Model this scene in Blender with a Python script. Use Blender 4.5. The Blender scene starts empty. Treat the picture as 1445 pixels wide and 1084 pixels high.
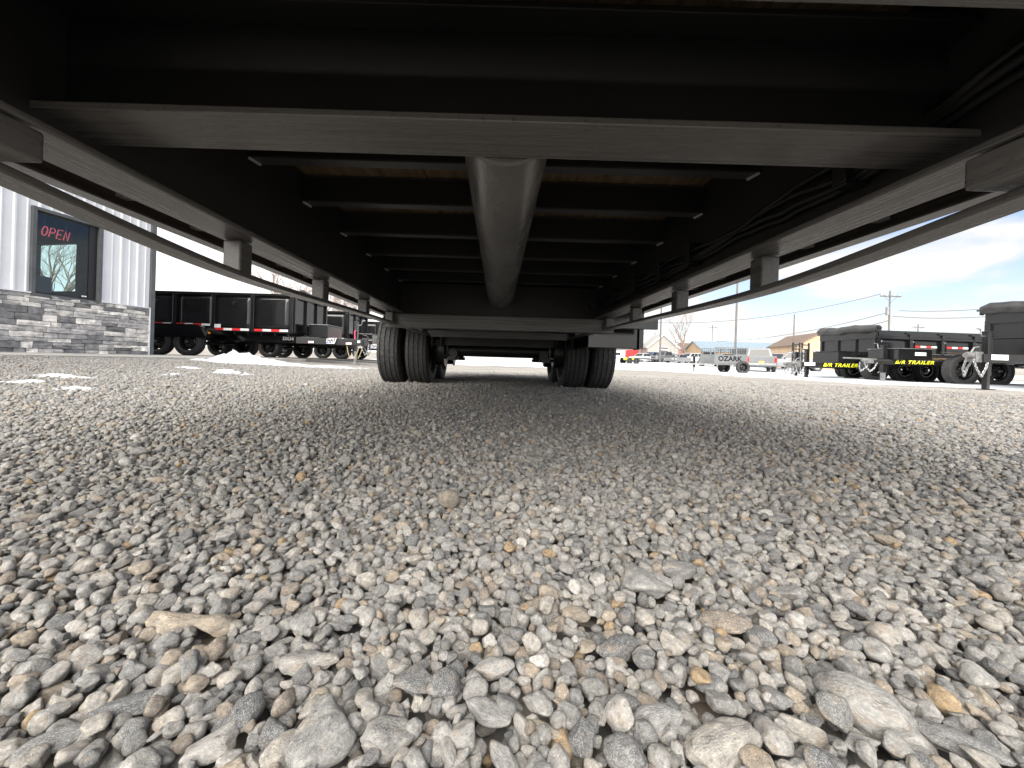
import bpy, bmesh, math, random
import numpy as np
from mathutils import Vector, Matrix, Euler
from mathutils import noise as mnoise

SC = bpy.context.scene
COL = SC.collection
R = math.radians
PI = math.pi

# ------------------------------------------------------------------ camera
THETA, FPX, PX, PY, CAMH = 0.030, 542.0, 703.0, 510.0, 0.27
cam = bpy.data.cameras.new('camera')
cam.sensor_width = 36.0
cam.lens = FPX / 1445 * 36
cam.shift_x = (722.5 - PX) / 1445
cam.shift_y = -(542 - PY) / 1445
cam.clip_start = 0.02
cam.clip_end = 6000
camo = bpy.data.objects.new('camera', cam)
COL.objects.link(camo)
c_, s_ = math.cos(THETA), math.sin(THETA)
camo.matrix_world = Matrix(((c_, -s_, 0, 0), (0, 0, -1, 0), (s_, c_, 0, CAMH), (0, 0, 0, 1)))
SC.camera = camo

# ------------------------------------------------------------------ light
SUN_EL, SUN_AZ = R(36), R(-162)          # azimuth from +Y, negative = to the left
SUND = Vector((math.sin(SUN_AZ) * math.cos(SUN_EL), math.cos(SUN_AZ) * math.cos(SUN_EL), math.sin(SUN_EL)))
sun = bpy.data.lights.new('sun', 'SUN')
sun.energy = 2.5
sun.angle = R(60)
sun.color = (1.0, 0.93, 0.84)
suno = bpy.data.objects.new('sun', sun)
COL.objects.link(suno)
suno.rotation_euler = (-SUND).to_track_quat('-Z', 'Y').to_euler()
suno.location = SUND * 60

W = bpy.data.worlds.new('World')
SC.world = W
W.use_nodes = True
nt = W.node_tree
def wn(t, **k):
    n = nt.nodes.new(t)
    for a, v in k.items():
        setattr(n, a, v)
    return n
def wl(a, b):
    nt.links.new(a, b)
def wmath(op, a, b=None, clamp=False):
    n = wn('ShaderNodeMath', operation=op)
    n.use_clamp = clamp
    for i, v in enumerate((a, b)):
        if v is None:
            continue
        if isinstance(v, (int, float)):
            n.inputs[i].default_value = v
        else:
            wl(v, n.inputs[i])
    return n.outputs[0]
sky = wn('ShaderNodeTexSky', sky_type='NISHITA')
sky.sun_disc = False
sky.sun_elevation = SUN_EL
sky.sun_rotation = SUN_AZ
sky.air_density = 1.0
sky.dust_density = 0.7
tc = wn('ShaderNodeTexCoord')
nrm = wn('ShaderNodeVectorMath', operation='NORMALIZE')
wl(tc.outputs['Generated'], nrm.inputs[0])
sep = wn('ShaderNodeSeparateXYZ')
wl(nrm.outputs[0], sep.inputs[0])
zz = wmath('ADD', wmath('MAXIMUM', sep.outputs[2], 0.0), 0.16)
cmb = wn('ShaderNodeCombineXYZ')
wl(wmath('DIVIDE', sep.outputs[0], zz), cmb.inputs[0])
wl(wmath('DIVIDE', sep.outputs[1], zz), cmb.inputs[1])
cmb.inputs[2].default_value = 3.7
nz = wn('ShaderNodeTexNoise')
nz.inputs['Scale'].default_value = 1.15
nz.inputs['Detail'].default_value = 6
nz.inputs['Roughness'].default_value = 0.52
nz.inputs['Distortion'].default_value = 0.35
wl(cmb.outputs[0], nz.inputs['Vector'])
mr = wn('ShaderNodeMapRange', interpolation_type='SMOOTHSTEP')
mr.inputs[1].default_value = 0.45
mr.inputs[2].default_value = 0.60
wl(nz.outputs[0], mr.inputs[0])
dot = wn('ShaderNodeVectorMath', operation='DOT_PRODUCT')
wl(nrm.outputs[0], dot.inputs[0])
dot.inputs[1].default_value = SUND
d01 = wmath('MAXIMUM', dot.outputs['Value'], 0.0)
aure = wmath('POWER', d01, 2.0)
# the thin cloud sheet is brightest round the hidden sun; its grey-white level is for strength 0.1
lvl0 = wmath('ADD', wmath('MULTIPLY', aure, 8.0), 3.7)
# the cloud bank thickens to the left and ahead, and breaks up to the right
bank = wn('ShaderNodeVectorMath', operation='DOT_PRODUCT')
wl(nrm.outputs[0], bank.inputs[0])
bank.inputs[1].default_value = (-0.80, 0.60, 0.0)
bk = wn('ShaderNodeMapRange', interpolation_type='SMOOTHSTEP')
bk.inputs[1].default_value, bk.inputs[2].default_value = 0.0, 0.6
wl(bank.outputs['Value'], bk.inputs[0])
lvl = wmath('ADD', lvl0, wmath('MULTIPLY', bk.outputs[0], 2.2))
lv2 = wmath('MULTIPLY', lvl, wmath('ADD', wmath('MULTIPLY', nz.outputs[0], 0.7), 0.65))
cl = wn('ShaderNodeMix', data_type='RGBA', blend_type='MULTIPLY')
cl.inputs[0].default_value = 1.0
cl.inputs[6].default_value = (1.0, 0.995, 0.985, 1)
wl(lv2, cl.inputs[7])
skb = wn('ShaderNodeMix', data_type='RGBA', blend_type='MULTIPLY')
skb.inputs[0].default_value = 1.0
wl(sky.outputs[0], skb.inputs[6])
skb.inputs[7].default_value = (0.74, 0.69, 0.72, 1)
# haze whitens the sheet near the horizon and near the sun
hz = wmath('SUBTRACT', 1.0, wmath('MULTIPLY', sep.outputs[2], 6.0), clamp=True)
fac = wmath('MAXIMUM', wmath('MAXIMUM', mr.outputs[0], bk.outputs[0]), wmath('MULTIPLY', hz, 0.45))
fac = wmath('MAXIMUM', fac, wmath('MULTIPLY', aure, 1.6, clamp=True))
fac = wmath('ADD', wmath('MULTIPLY', fac, 0.88), 0.12, clamp=True)
mx = wn('ShaderNodeMix', data_type='RGBA')
wl(fac, mx.inputs[0])
wl(skb.outputs[2], mx.inputs[6])
wl(cl.outputs[2], mx.inputs[7])
bg = nt.nodes['Background']
wl(mx.outputs[2], bg.inputs[0])
bg.inputs[1].default_value = 0.1

SC.view_settings.view_transform = 'Standard'
SC.view_settings.look = 'None'
SC.view_settings.gamma = 1.0
SC.view_settings.use_curve_mapping = False
SC.view_settings.exposure = 1.4
SC.render.engine = 'CYCLES'
SC.cycles.max_bounces = 8
SC.cycles.diffuse_bounces = 4
SC.cycles.glossy_bounces = 4
SC.cycles.transparent_max_bounces = 12
SC.cycles.use_denoising = True
SC.cycles.sample_clamp_indirect = 6.0

# ------------------------------------------------------------------ helpers
def unpix(px, py, y):
    """Point at depth y (metres ahead of the camera) seen at photo pixel (px, py)."""
    du, dv = px - PX, py - PY
    du0, dv0 = du * c_ + dv * s_, dv * c_ - du * s_
    return Vector((du0 / FPX * y, y, CAMH - dv0 / FPX * y))

def sstep(a, b, x):
    t = min(1.0, max(0.0, (x - a) / (b - a)))
    return t * t * (3 - 2 * t)

def gz(x, y):
    """Height of the ground."""
    z = 0.17 * sstep(3.0, 8.2, -x) * (0.5 + 0.5 * sstep(-2, 3, y))
    if y > 26:
        z += 0.028 * (min(y, 80) - 26) ** 2 / (min(y, 80) - 26 + 8)
    return z

def ground_at(px, py):
    y = 6.0
    for _ in range(30):
        p = unpix(px, py, 1.0)
        d = CAMH - gz(p.x * y, y)
        y = 0.5 * y + 0.5 * max(0.2, min(120, d / max(1e-3, (CAMH - p.z))))
    return Vector((p.x * y, y, gz(p.x * y, y)))

def tag(o, label=None, cat=None, group=None, kind=None):
    if label: o['label'] = label
    if cat: o['category'] = cat
    if group: o['group'] = group
    if kind: o['kind'] = kind
    return o

def empty(name, loc, rz=0.0, label=None, cat=None, group=None):
    o = bpy.data.objects.new(name, None)
    o.empty_display_size = 0.2
    COL.objects.link(o)
    o.location = loc
    o.rotation_euler = (0, 0, rz)
    return tag(o, label, cat, group)

def link(name, me, parent=None, loc=(0, 0, 0), rot=(0, 0, 0), scale=(1, 1, 1), world=False):
    o = bpy.data.objects.new(name, me)
    COL.objects.link(o)
    o.location, o.rotation_euler, o.scale = loc, rot, scale
    if parent is not None:
        o.parent = parent
        if world:                      # mesh is in world coordinates, parent is not rotated
            o.location = Vector(loc) - parent.location
    return o

def copy_tree(o, parent=None):
    c = o.copy()
    COL.objects.link(c)
    if parent is not None:
        c.parent = parent
    for ch in o.children:
        copy_tree(ch, c)
    return c

class MB:
    """Collects faces of one mesh."""
    def __init__(s):
        s.v, s.f, s.m = [], [], []
        s.mi = 0
        s.M = None
    def add(s, vs, fs):
        o = len(s.v)
        if s.M is not None:
            vs = [s.M @ Vector(p) for p in vs]
        s.v.extend([tuple(p) for p in vs])
        s.f.extend([tuple(i + o for i in f) for f in fs])
        s.m.extend([s.mi] * len(fs))
        return s
    def box(s, x0, x1, y0, y1, z0, z1):
        return s.hexa([(x0, y0, z0), (x1, y0, z0), (x1, y1, z0), (x0, y1, z0), (x0, y0, z1), (x1, y0, z1), (x1, y1, z1), (x0, y1, z1)])
    def hexa(s, p):
        return s.add(p, [(0, 3, 2, 1), (4, 5, 6, 7), (0, 1, 5, 4), (1, 2, 6, 5), (2, 3, 7, 6), (3, 0, 4, 7)])
    def bar(s, a, b, w, h, up=(0, 0, 1)):
        """Rectangular bar from a to b, w across, h along 'up'."""
        a, b = Vector(a), Vector(b)
        d = (b - a).normalized()
        u = Vector(up)
        x = d.cross(u).normalized() * (w / 2)
        z = x.cross(d).normalized() * (h / 2)
        return s.hexa([a - x - z, a + x - z, b + x - z, b - x - z, a - x + z, a + x + z, b + x + z, b - x + z])
    def tube(s, pts, r, n=8, cap=True):
        pts = [Vector(p) for p in pts]
        rs = r if isinstance(r, (list, tuple)) else [r] * len(pts)
        ref = Vector((0, 0, 1))
        vs, fs = [], []
        for i, p in enumerate(pts):
            d = (pts[min(i + 1, len(pts) - 1)] - pts[max(i - 1, 0)]).normalized()
            if abs(d.dot(ref)) > 0.95:
                ref = Vector((1, 0, 0)) if abs(d.x) < 0.9 else Vector((0, 1, 0))
            x = d.cross(ref).normalized()
            y = x.cross(d).normalized()
            ref = y
            for k in range(n):
                a = 2 * PI * k / n
                vs.append(p + (x * math.cos(a) + y * math.sin(a)) * rs[i])
        for i in range(len(pts) - 1):
            for k in range(n):
                k2 = (k + 1) % n
                fs.append((i * n + k, i * n + k2, (i + 1) * n + k2, (i + 1) * n + k))
        if cap:
            fs.append(tuple(range(n - 1, -1, -1)))
            fs.append(tuple(range((len(pts) - 1) * n, len(pts) * n)))
        return s.add(vs, fs)
    def lathe(s, prof, c=(0, 0, 0), axis='x', n=32, close=False):
        """prof: list of (radius, along)."""
        vs, fs = [], []
        m = len(prof)
        for k in range(n):
            a = 2 * PI * k / n
            ca, sa = math.cos(a), math.sin(a)
            for (r, t) in prof:
                p = (t, r * ca, r * sa) if axis == 'x' else ((r * sa, t, r * ca) if axis == 'y' else (r * ca, r * sa, t))
                vs.append((c[0] + p[0], c[1] + p[1], c[2] + p[2]))
        for k in range(n):
            k2 = (k + 1) % n
            for i in range(m if close else m - 1):
                j = (i + 1) % m
                fs.append((k * m + i, k * m + j, k2 * m + j, k2 * m + i))
        return s.add(vs, fs)
    def prism(s, poly, axis, a0, a1):
        """poly in the two other axes (cyclic order), extruded along axis."""
        n = len(poly)
        def P(q, a):
            return (a, q[0], q[1]) if axis == 'x' else ((q[0], a, q[1]) if axis == 'y' else (q[0], q[1], a))
        vs = [P(q, a0) for q in poly] + [P(q, a1) for q in poly]
        fs = [tuple(range(n)), tuple(range(2 * n - 1, n - 1, -1))]
        fs += [(i, i + n, (i + 1) % n + n, (i + 1) % n) for i in range(n)]
        return s.add(vs, fs)
    def mesh(s, name, mats, smooth=None):
        me = bpy.data.meshes.new(name)
        me.from_pydata(s.v, [], s.f)
        mats = mats if isinstance(mats, (list, tuple)) else [mats]
        for m in mats:
            me.materials.append(m)
        if len(mats) > 1:
            me.polygons.foreach_set('material_index', s.m)
        bm = bmesh.new()
        bm.from_mesh(me)
        bmesh.ops.recalc_face_normals(bm, faces=bm.faces)
        bm.to_mesh(me)
        bm.free()
        if smooth is not None:
            me.shade_smooth()
            me.set_sharp_from_angle(angle=R(smooth))
        me.update()
        return me
    def build(s, name, mats, parent=None, smooth=None, bevel=0, seg=2, **k):
        o = link(name, s.mesh(name, mats, smooth), parent, **k)
        if bevel:
            b = o.modifiers.new('bevel', 'BEVEL')
            b.width, b.segments, b.limit_method, b.angle_limit = bevel, seg, 'ANGLE', R(40)
            b.harden_normals = False
        return o

def text_mesh(txt, size, mat, shear=0.0, bold=0.0, depth=0.002, spacing=1.0):
    cu = bpy.data.curves.new('lettering', 'FONT')
    cu.body = txt
    cu.size = size
    cu.shear = shear
    cu.offset = bold
    cu.extrude = depth
    cu.space_character = spacing
    cu.align_x = 'CENTER'
    cu.align_y = 'CENTER'
    cu.resolution_u = 3
    o = bpy.data.objects.new('lettering', cu)
    COL.objects.link(o)
    dg = bpy.context.evaluated_depsgraph_get()
    dg.update()
    me = bpy.data.meshes.new_from_object(o.evaluated_get(dg))
    bpy.data.objects.remove(o)
    bpy.data.curves.remove(cu)
    me.materials.clear()
    me.materials.append(mat)
    return me

# ------------------------------------------------------------------ materials
def newmat(name):
    m = bpy.data.materials.new(name)
    m.use_nodes = True
    return m, m.node_tree, m.node_tree.nodes['Principled BSDF']

def N(t, ty, **k):
    n = t.nodes.new(ty)
    for a, v in k.items():
        setattr(n, a, v)
    return n

def mat(name, col, rough=0.5, metal=0.0, var=0.0, scale=6.0, bump=0.0, bscale=40.0, coat=0.0, stretch=(1, 1, 1), col2=None, rvar=0.0, spec=None, lo=0.35, hi=0.65, specks=0.0):
    """Plain procedural material: noise between two tones, roughness variation, fine bump."""
    m, t, b = newmat(name)
    b.inputs['Roughness'].default_value = rough
    b.inputs['Metallic'].default_value = metal
    b.inputs['Base Color'].default_value = (*col, 1)
    if spec is not None:
        b.inputs['Specular IOR Level'].default_value = spec
    if coat:
        b.inputs['Coat Weight'].default_value = coat
        b.inputs['Coat Roughness'].default_value = 0.12
    tcn = N(t, 'ShaderNodeTexCoord')
    mp = N(t, 'ShaderNodeMapping')
    mp.inputs['Scale'].default_value = stretch
    t.links.new(tcn.outputs['Object'], mp.inputs[0])
    if var or col2 or rvar:
        n1 = N(t, 'ShaderNodeTexNoise')
        n1.inputs['Scale'].default_value = scale
        n1.inputs['Detail'].default_value = 7
        n1.inputs['Roughness'].default_value = 0.62
        t.links.new(mp.outputs[0], n1.inputs['Vector'])
        c2 = col2 if col2 else tuple(min(1, c * (1 + var)) for c in col)
        c1 = col if col2 else tuple(c * (1 - var) for c in col)
        mrn = N(t, 'ShaderNodeMapRange')
        mrn.inputs[1].default_value, mrn.inputs[2].default_value = lo, hi
        t.links.new(n1.outputs[0], mrn.inputs[0])
        mxn = N(t, 'ShaderNodeMix', data_type='RGBA')
        t.links.new(mrn.outputs[0], mxn.inputs[0])
        mxn.inputs[6].default_value = (*c1, 1)
        mxn.inputs[7].default_value = (*c2, 1)
        colour_out = mxn.outputs[2]
        if specks:                     # pits, chips and grit
            n3 = N(t, 'ShaderNodeTexNoise')
            n3.inputs['Scale'].default_value = specks
            n3.inputs['Detail'].default_value = 3
            t.links.new(tcn.outputs['Object'], n3.inputs['Vector'])
            r3 = N(t, 'ShaderNodeMapRange')
            r3.inputs[1].default_value, r3.inputs[2].default_value, r3.inputs[4].default_value = .62, .70, .5
            t.links.new(n3.outputs[0], r3.inputs[0])
            m3 = N(t, 'ShaderNodeMix', data_type='RGBA')
            t.links.new(r3.outputs[0], m3.inputs[0])
            t.links.new(mxn.outputs[2], m3.inputs[6])
            m3.inputs[7].default_value = (col[0] * .35, col[1] * .34, col[2] * .33, 1)
            colour_out = m3.outputs[2]
        t.links.new(colour_out, b.inputs['Base Color'])
        if rvar:
            mr2 = N(t, 'ShaderNodeMapRange')
            mr2.inputs[1].default_value, mr2.inputs[2].default_value = 0.3, 0.7
            mr2.inputs[3].default_value, mr2.inputs[4].default_value = rough - rvar, rough + rvar
            t.links.new(n1.outputs[0], mr2.inputs[0])
            t.links.new(mr2.outputs[0], b.inputs['Roughness'])
    if bump:
        n2 = N(t, 'ShaderNodeTexNoise')
        n2.inputs['Scale'].default_value = bscale
        n2.inputs['Detail'].default_value = 5
        t.links.new(mp.outputs[0], n2.inputs['Vector'])
        bp = N(t, 'ShaderNodeBump')
        bp.inputs['Strength'].default_value = bump
        bp.inputs['Distance'].default_value = 0.01
        t.links.new(n2.outputs[0], bp.inputs['Height'])
        t.links.new(bp.outputs[0], b.inputs['Normal'])
    return m

def emit(name, col, strength):
    m, t, b = newmat(name)
    b.inputs['Base Color'].default_value = (*[c * 0.3 for c in col], 1)
    b.inputs['Emission Color'].default_value = (*col, 1)
    b.inputs['Emission Strength'].default_value = strength
    return m

GRAVEL_STOPS = [(0.0, (0.230, 0.233, 0.235)), (0.14, (0.322, 0.321, 0.315)), (0.32, (0.396, 0.391, 0.381)), (0.43, (0.166, 0.172, 0.179)), (0.53, (0.350, 0.344, 0.334)),
                (0.64, (0.423, 0.400, 0.367)), (0.74, (0.460, 0.446, 0.428)), (0.82, (0.396, 0.339, 0.273)), (0.885, (0.276, 0.233, 0.193)), (0.93, (0.405, 0.288, 0.160)),
                (0.945, (0.359, 0.358, 0.352)), (0.985, (0.570, 0.558, 0.540))]
def ramp(t, stops, interp='LINEAR'):
    r = N(t, 'ShaderNodeValToRGB')
    e = r.color_ramp
    e.interpolation = interp
    while len(e.elements) < len(stops):
        e.elements.new(0.5)
    for el, (p, c) in zip(e.elements, stops):
        el.position = p
        el.color = (*c, 1)
    return r

def stone_material():
    m, t, b = newmat('limestone_gravel')
    b.inputs['Roughness'].default_value = 0.78
    b.inputs['Specular IOR Level'].default_value = 0.35
    oi = N(t, 'ShaderNodeObjectInfo')
    tcn = N(t, 'ShaderNodeTexCoord')
    off = N(t, 'ShaderNodeVectorMath', operation='ADD')
    sc = N(t, 'ShaderNodeMath', operation='MULTIPLY')
    sc.inputs[1].default_value = 37.0
    t.links.new(oi.outputs['Random'], sc.inputs[0])
    t.links.new(tcn.outputs['Object'], off.inputs[0])
    t.links.new(sc.outputs[0], off.inputs[1])
    rp = ramp(t, GRAVEL_STOPS, 'CONSTANT')
    t.links.new(oi.outputs['Random'], rp.inputs[0])
    n1 = N(t, 'ShaderNodeTexNoise')          # broad mottling on each stone (unit-size mesh)
    n1.inputs['Scale'].default_value = 2.7
    n1.inputs['Detail'].default_value = 9
    n1.inputs['Roughness'].default_value = 0.68
    t.links.new(off.outputs[0], n1.inputs['Vector'])
    r1 = ramp(t, [(0.33, (.45, .45, .45)), (0.45, (.86, .86, .86)), (0.55, (1.05, 1.04, 1.02)), (0.64, (1.55, 1.52, 1.46))])
    t.links.new(n1.outputs[0], r1.inputs[0])
    mu = N(t, 'ShaderNodeMix', data_type='RGBA', blend_type='MULTIPLY')
    mu.inputs[0].default_value = 1
    t.links.new(rp.outputs[0], mu.inputs[6])
    t.links.new(r1.outputs[0], mu.inputs[7])
    n3 = N(t, 'ShaderNodeTexNoise')          # rusty / ochre blotches on some stones
    n3.inputs['Scale'].default_value = 0.9
    n3.inputs['Detail'].default_value = 5
    t.links.new(off.outputs[0], n3.inputs['Vector'])
    r3 = N(t, 'ShaderNodeMapRange')
    r3.inputs[1].default_value, r3.inputs[2].default_value, r3.inputs[4].default_value = 0.56, 0.70, 0.50
    t.links.new(n3.outputs[0], r3.inputs[0])
    m3 = N(t, 'ShaderNodeMix', data_type='RGBA')
    t.links.new(r3.outputs[0], m3.inputs[0])
    t.links.new(mu.outputs[2], m3.inputs[6])
    m3.inputs[7].default_value = (.40, .30, .20, 1)
    n4 = N(t, 'ShaderNodeTexNoise')          # dust speckle
    n4.inputs['Scale'].default_value = 15
    n4.inputs['Detail'].default_value = 4
    t.links.new(off.outputs[0], n4.inputs['Vector'])
    r4 = N(t, 'ShaderNodeMapRange')
    r4.inputs[1].default_value, r4.inputs[2].default_value, r4.inputs[4].default_value = 0.52, 0.62, 0.62
    t.links.new(n4.outputs[0], r4.inputs[0])
    m4 = N(t, 'ShaderNodeMix', data_type='RGBA')
    t.links.new(r4.outputs[0], m4.inputs[0])
    t.links.new(m3.outputs[2], m4.inputs[6])
    m4.inputs[7].default_value = (.56, .55, .53, 1)
    t.links.new(m4.outputs[2], b.inputs['Base Color'])
    n2 = N(t, 'ShaderNodeTexNoise')
    n2.inputs['Scale'].default_value = 9
    n2.inputs['Detail'].default_value = 9
    n2.inputs['Roughness'].default_value = 0.72
    t.links.new(off.outputs[0], n2.inputs['Vector'])
    bp = N(t, 'ShaderNodeBump')
    bp.inputs['Strength'].default_value = 0.6
    bp.inputs['Distance'].default_value = 0.12
    t.links.new(n2.outputs[0], bp.inputs['Height'])
    t.links.new(bp.outputs[0], b.inputs['Normal'])
    return m
M_STONE = stone_material()

def ground_material():
    m, t, b = newmat('gravel_bed')
    b.inputs['Roughness'].default_value = 0.95
    b.inputs['Specular IOR Level'].default_value = 0.2
    ge = N(t, 'ShaderNodeNewGeometry')
    vo = N(t, 'ShaderNodeTexVoronoi')
    vo.inputs['Scale'].default_value = 42
    vo.inputs['Randomness'].default_value = 1
    t.links.new(ge.outputs['Position'], vo.inputs['Vector'])
    se = N(t, 'ShaderNodeSeparateColor')
    t.links.new(vo.outputs['Color'], se.inputs[0])
    rp = ramp(t, GRAVEL_STOPS, 'CONSTANT')
    t.links.new(se.outputs[0], rp.inputs[0])
    nn = N(t, 'ShaderNodeTexNoise')
    nn.inputs['Scale'].default_value = 0.7
    nn.inputs['Detail'].default_value = 6
    t.links.new(ge.outputs['Position'], nn.inputs['Vector'])
    r1 = ramp(t, [(0.3, (.78, .76, .73)), (0.7, (1.08, 1.05, 1.0))])
    t.links.new(nn.outputs[0], r1.inputs[0])
    mu = N(t, 'ShaderNodeMix', data_type='RGBA', blend_type='MULTIPLY')
    mu.inputs[0].default_value = 1
    t.links.new(rp.outputs[0], mu.inputs[6])
    t.links.new(r1.outputs[0], mu.inputs[7])
    t.links.new(mu.outputs[2], b.inputs['Base Color'])
    bp = N(t, 'ShaderNodeBump')
    bp.inputs['Strength'].default_value = 1.0
    bp.inputs['Distance'].default_value = 0.012
    bp.invert = True
    t.links.new(vo.outputs['Distance'], bp.inputs['Height'])
    t.links.new(bp.outputs[0], b.inputs['Normal'])
    return m

M_BLACK = mat('black_gloss_paint', (.011, .011, .012), 0.16, var=.2, scale=3, rvar=.05, bump=.012, bscale=5, spec=.5, coat=.2)
M_FLANGE = mat('black_frame_paint_dusty_lit', (.092, .088, .083), 0.30, col2=(.125, .119, .112), specks=110, scale=14, stretch=(6, .2, 6), rvar=.08, bump=.10, bscale=70)  # road film, plus ground light on the undersides put into a paler tone
M_FLANGEX = mat('black_frame_paint_streaked_lit', (.10, .095, .090), 0.28, col2=(.135, .128, .12), specks=120, scale=20, stretch=(.12, 6, 6), rvar=.08, bump=.10, bscale=70)  # streaks are the steel's; the paler tone stands for light on the undersides
M_WEB = mat('black_frame_paint', (.015, .0147, .0143), 0.45, var=.15, scale=5, bump=.04, bscale=60)  # same black paint as the flanges, darker tone for faces in shade
M_TUBE = mat('black_pipe_paint', (.14, .135, .128), 0.22, col2=(.19, .183, .173), scale=14, rvar=.07, bump=.10, bscale=120, stretch=(1, .35, 1))
M_RUBBER = mat('tyre_rubber', (.030, .030, .031), 0.72, col2=(.085, .080, .074), scale=30, lo=.5, hi=.75, bump=.25, bscale=120)
M_WEBL = mat('black_frame_paint_half_lit', (.026, .0255, .025), 0.42, var=.15, scale=5, bump=.04, bscale=60)  # same paint as the other webs, lighter tone stands for light on the beams
M_HOSE = mat('black_loom', (.012, .012, .012), 0.5, var=.2, scale=30)
M_STEEL = mat('galvanised_steel', (.36, .37, .38), 0.38, metal=.9, var=.2, scale=15)
M_GREYP = mat('grey_steel', (.22, .22, .22), 0.4, metal=.4, var=.3, scale=10)
M_WOOD = mat('pine_deck', (.30, .205, .115), 0.8, col2=(.15, .095, .05), scale=8, stretch=(6, .5, 6), bump=.2, bscale=30)
M_RED = mat('red_reflective', (.62, .03, .03), 0.3, var=.1)
M_WHITE = mat('white_reflective', (.78, .79, .80), 0.35, var=.05)
M_YELLOW = mat('yellow_vinyl', (.86, .84, .03), 0.4, var=.05)
M_BLUE = mat('blue_vinyl', (.05, .14, .5), 0.4, var=.05)
M_AMBER = mat('amber_lens', (.85, .26, .02), 0.25)
M_SNOW = mat('snow', (.50, .53, .57), 0.7, col2=(.72, .74, .77), scale=7, bump=1.0, bscale=14)
M_CONC = mat('concrete', (.40, .385, .355), 0.9, var=.15, scale=3, bump=.3, bscale=40)
M_TARP = mat('black_tarp', (.022, .022, .023), 0.42, col2=(.055, .054, .053), scale=4, bump=.35, bscale=8)
M_STRAP = mat('tan_strap', (.42, .34, .2), 0.8, var=.15)

# ------------------------------------------------------------------ ground
def gsurf(x, y):
    """Gravel surface: ground plus the shallow unevenness of loose stone."""
    f = 1 - sstep(9, 14, math.hypot(x, y))
    return gz(x, y) + (0.010 * mnoise.noise((x * 1.7, y * 1.7, 4.1)) + 0.005 * mnoise.noise((x * 5, y * 5, 9.1))) * f

def axis_steps(lo, hi, fine_lo, fine_hi, step, grow=1.18):
    a = list(np.arange(fine_lo, fine_hi + 1e-6, step))
    s, v = step, fine_hi
    while v < hi:
        s *= grow
        v += s
        a.append(v)
    s, v = step, fine_lo
    while v > lo:
        s *= grow
        v -= s
        a.insert(0, v)
    return a
gx = axis_steps(-900, 900, -9, 12, 0.15)
gy = axis_steps(-200, 1800, -2, 14, 0.15)
nx, ny = len(gx), len(gy)
vs = []
for y in gy:
    for x in gx:
        sink = 0.028 * (1 - sstep(8.2, 9.5, math.hypot(x, y)))
        vs.append((x, y, gsurf(x, y) - sink))
fs = [(j * nx + i, j * nx + i + 1, (j + 1) * nx + i + 1, (j + 1) * nx + i) for j in range(ny - 1) for i in range(nx - 1)]
gme = bpy.data.meshes.new('ground')
gme.from_pydata(vs, [], fs)
gme.materials.append(ground_material())
gme.shade_smooth()
GROUND = link('ground', gme)
tag(GROUND, 'grey crushed limestone gravel yard under and around the trailer', None, None, 'structure')

# ------------------------------------------------------------------ stones
def stone_mesh(seed, sub):
    """Angular, worn pebble about 2 units long (semi-axis 1), cut by random soft planes."""
    rnd = random.Random(seed)
    bm = bmesh.new()
    bmesh.ops.create_icosphere(bm, subdivisions=sub, radius=1)
    pl = []
    for _ in range(rnd.randint(8, 13)):
        v = Vector((rnd.gauss(0, 1), rnd.gauss(0, 1), rnd.gauss(0, 1))).normalized()
        pl.append((v, rnd.uniform(0.55, 0.92)))
    off = Vector((seed * 7.3, seed * 1.7, 0))
    k = rnd.uniform(18, 46)
    for v in bm.verts:
        d = v.co.normalized()
        acc = 1.05 ** -k
        for n, h in pl:
            c = d.dot(n)
            if c > 0.05:
                acc += (h / c) ** -k
        r = acc ** (-1 / k)
        r *= 1 + 0.13 * mnoise.noise(d * 1.3 + off) + 0.06 * mnoise.noise(d * 3.4 + off) + 0.02 * mnoise.noise(d * 8 + off)
        v.co = d * r
    me = bpy.data.meshes.new('stone')
    bm.to_mesh(me)
    bm.free()
    me.materials.append(M_STONE)
    me.shade_smooth()
    return me
HI = [stone_mesh(i + 1, 4 if i < 10 else 3) for i in range(16)]
LO = [stone_mesh(i + 40, 2) for i in range(8)]

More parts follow.
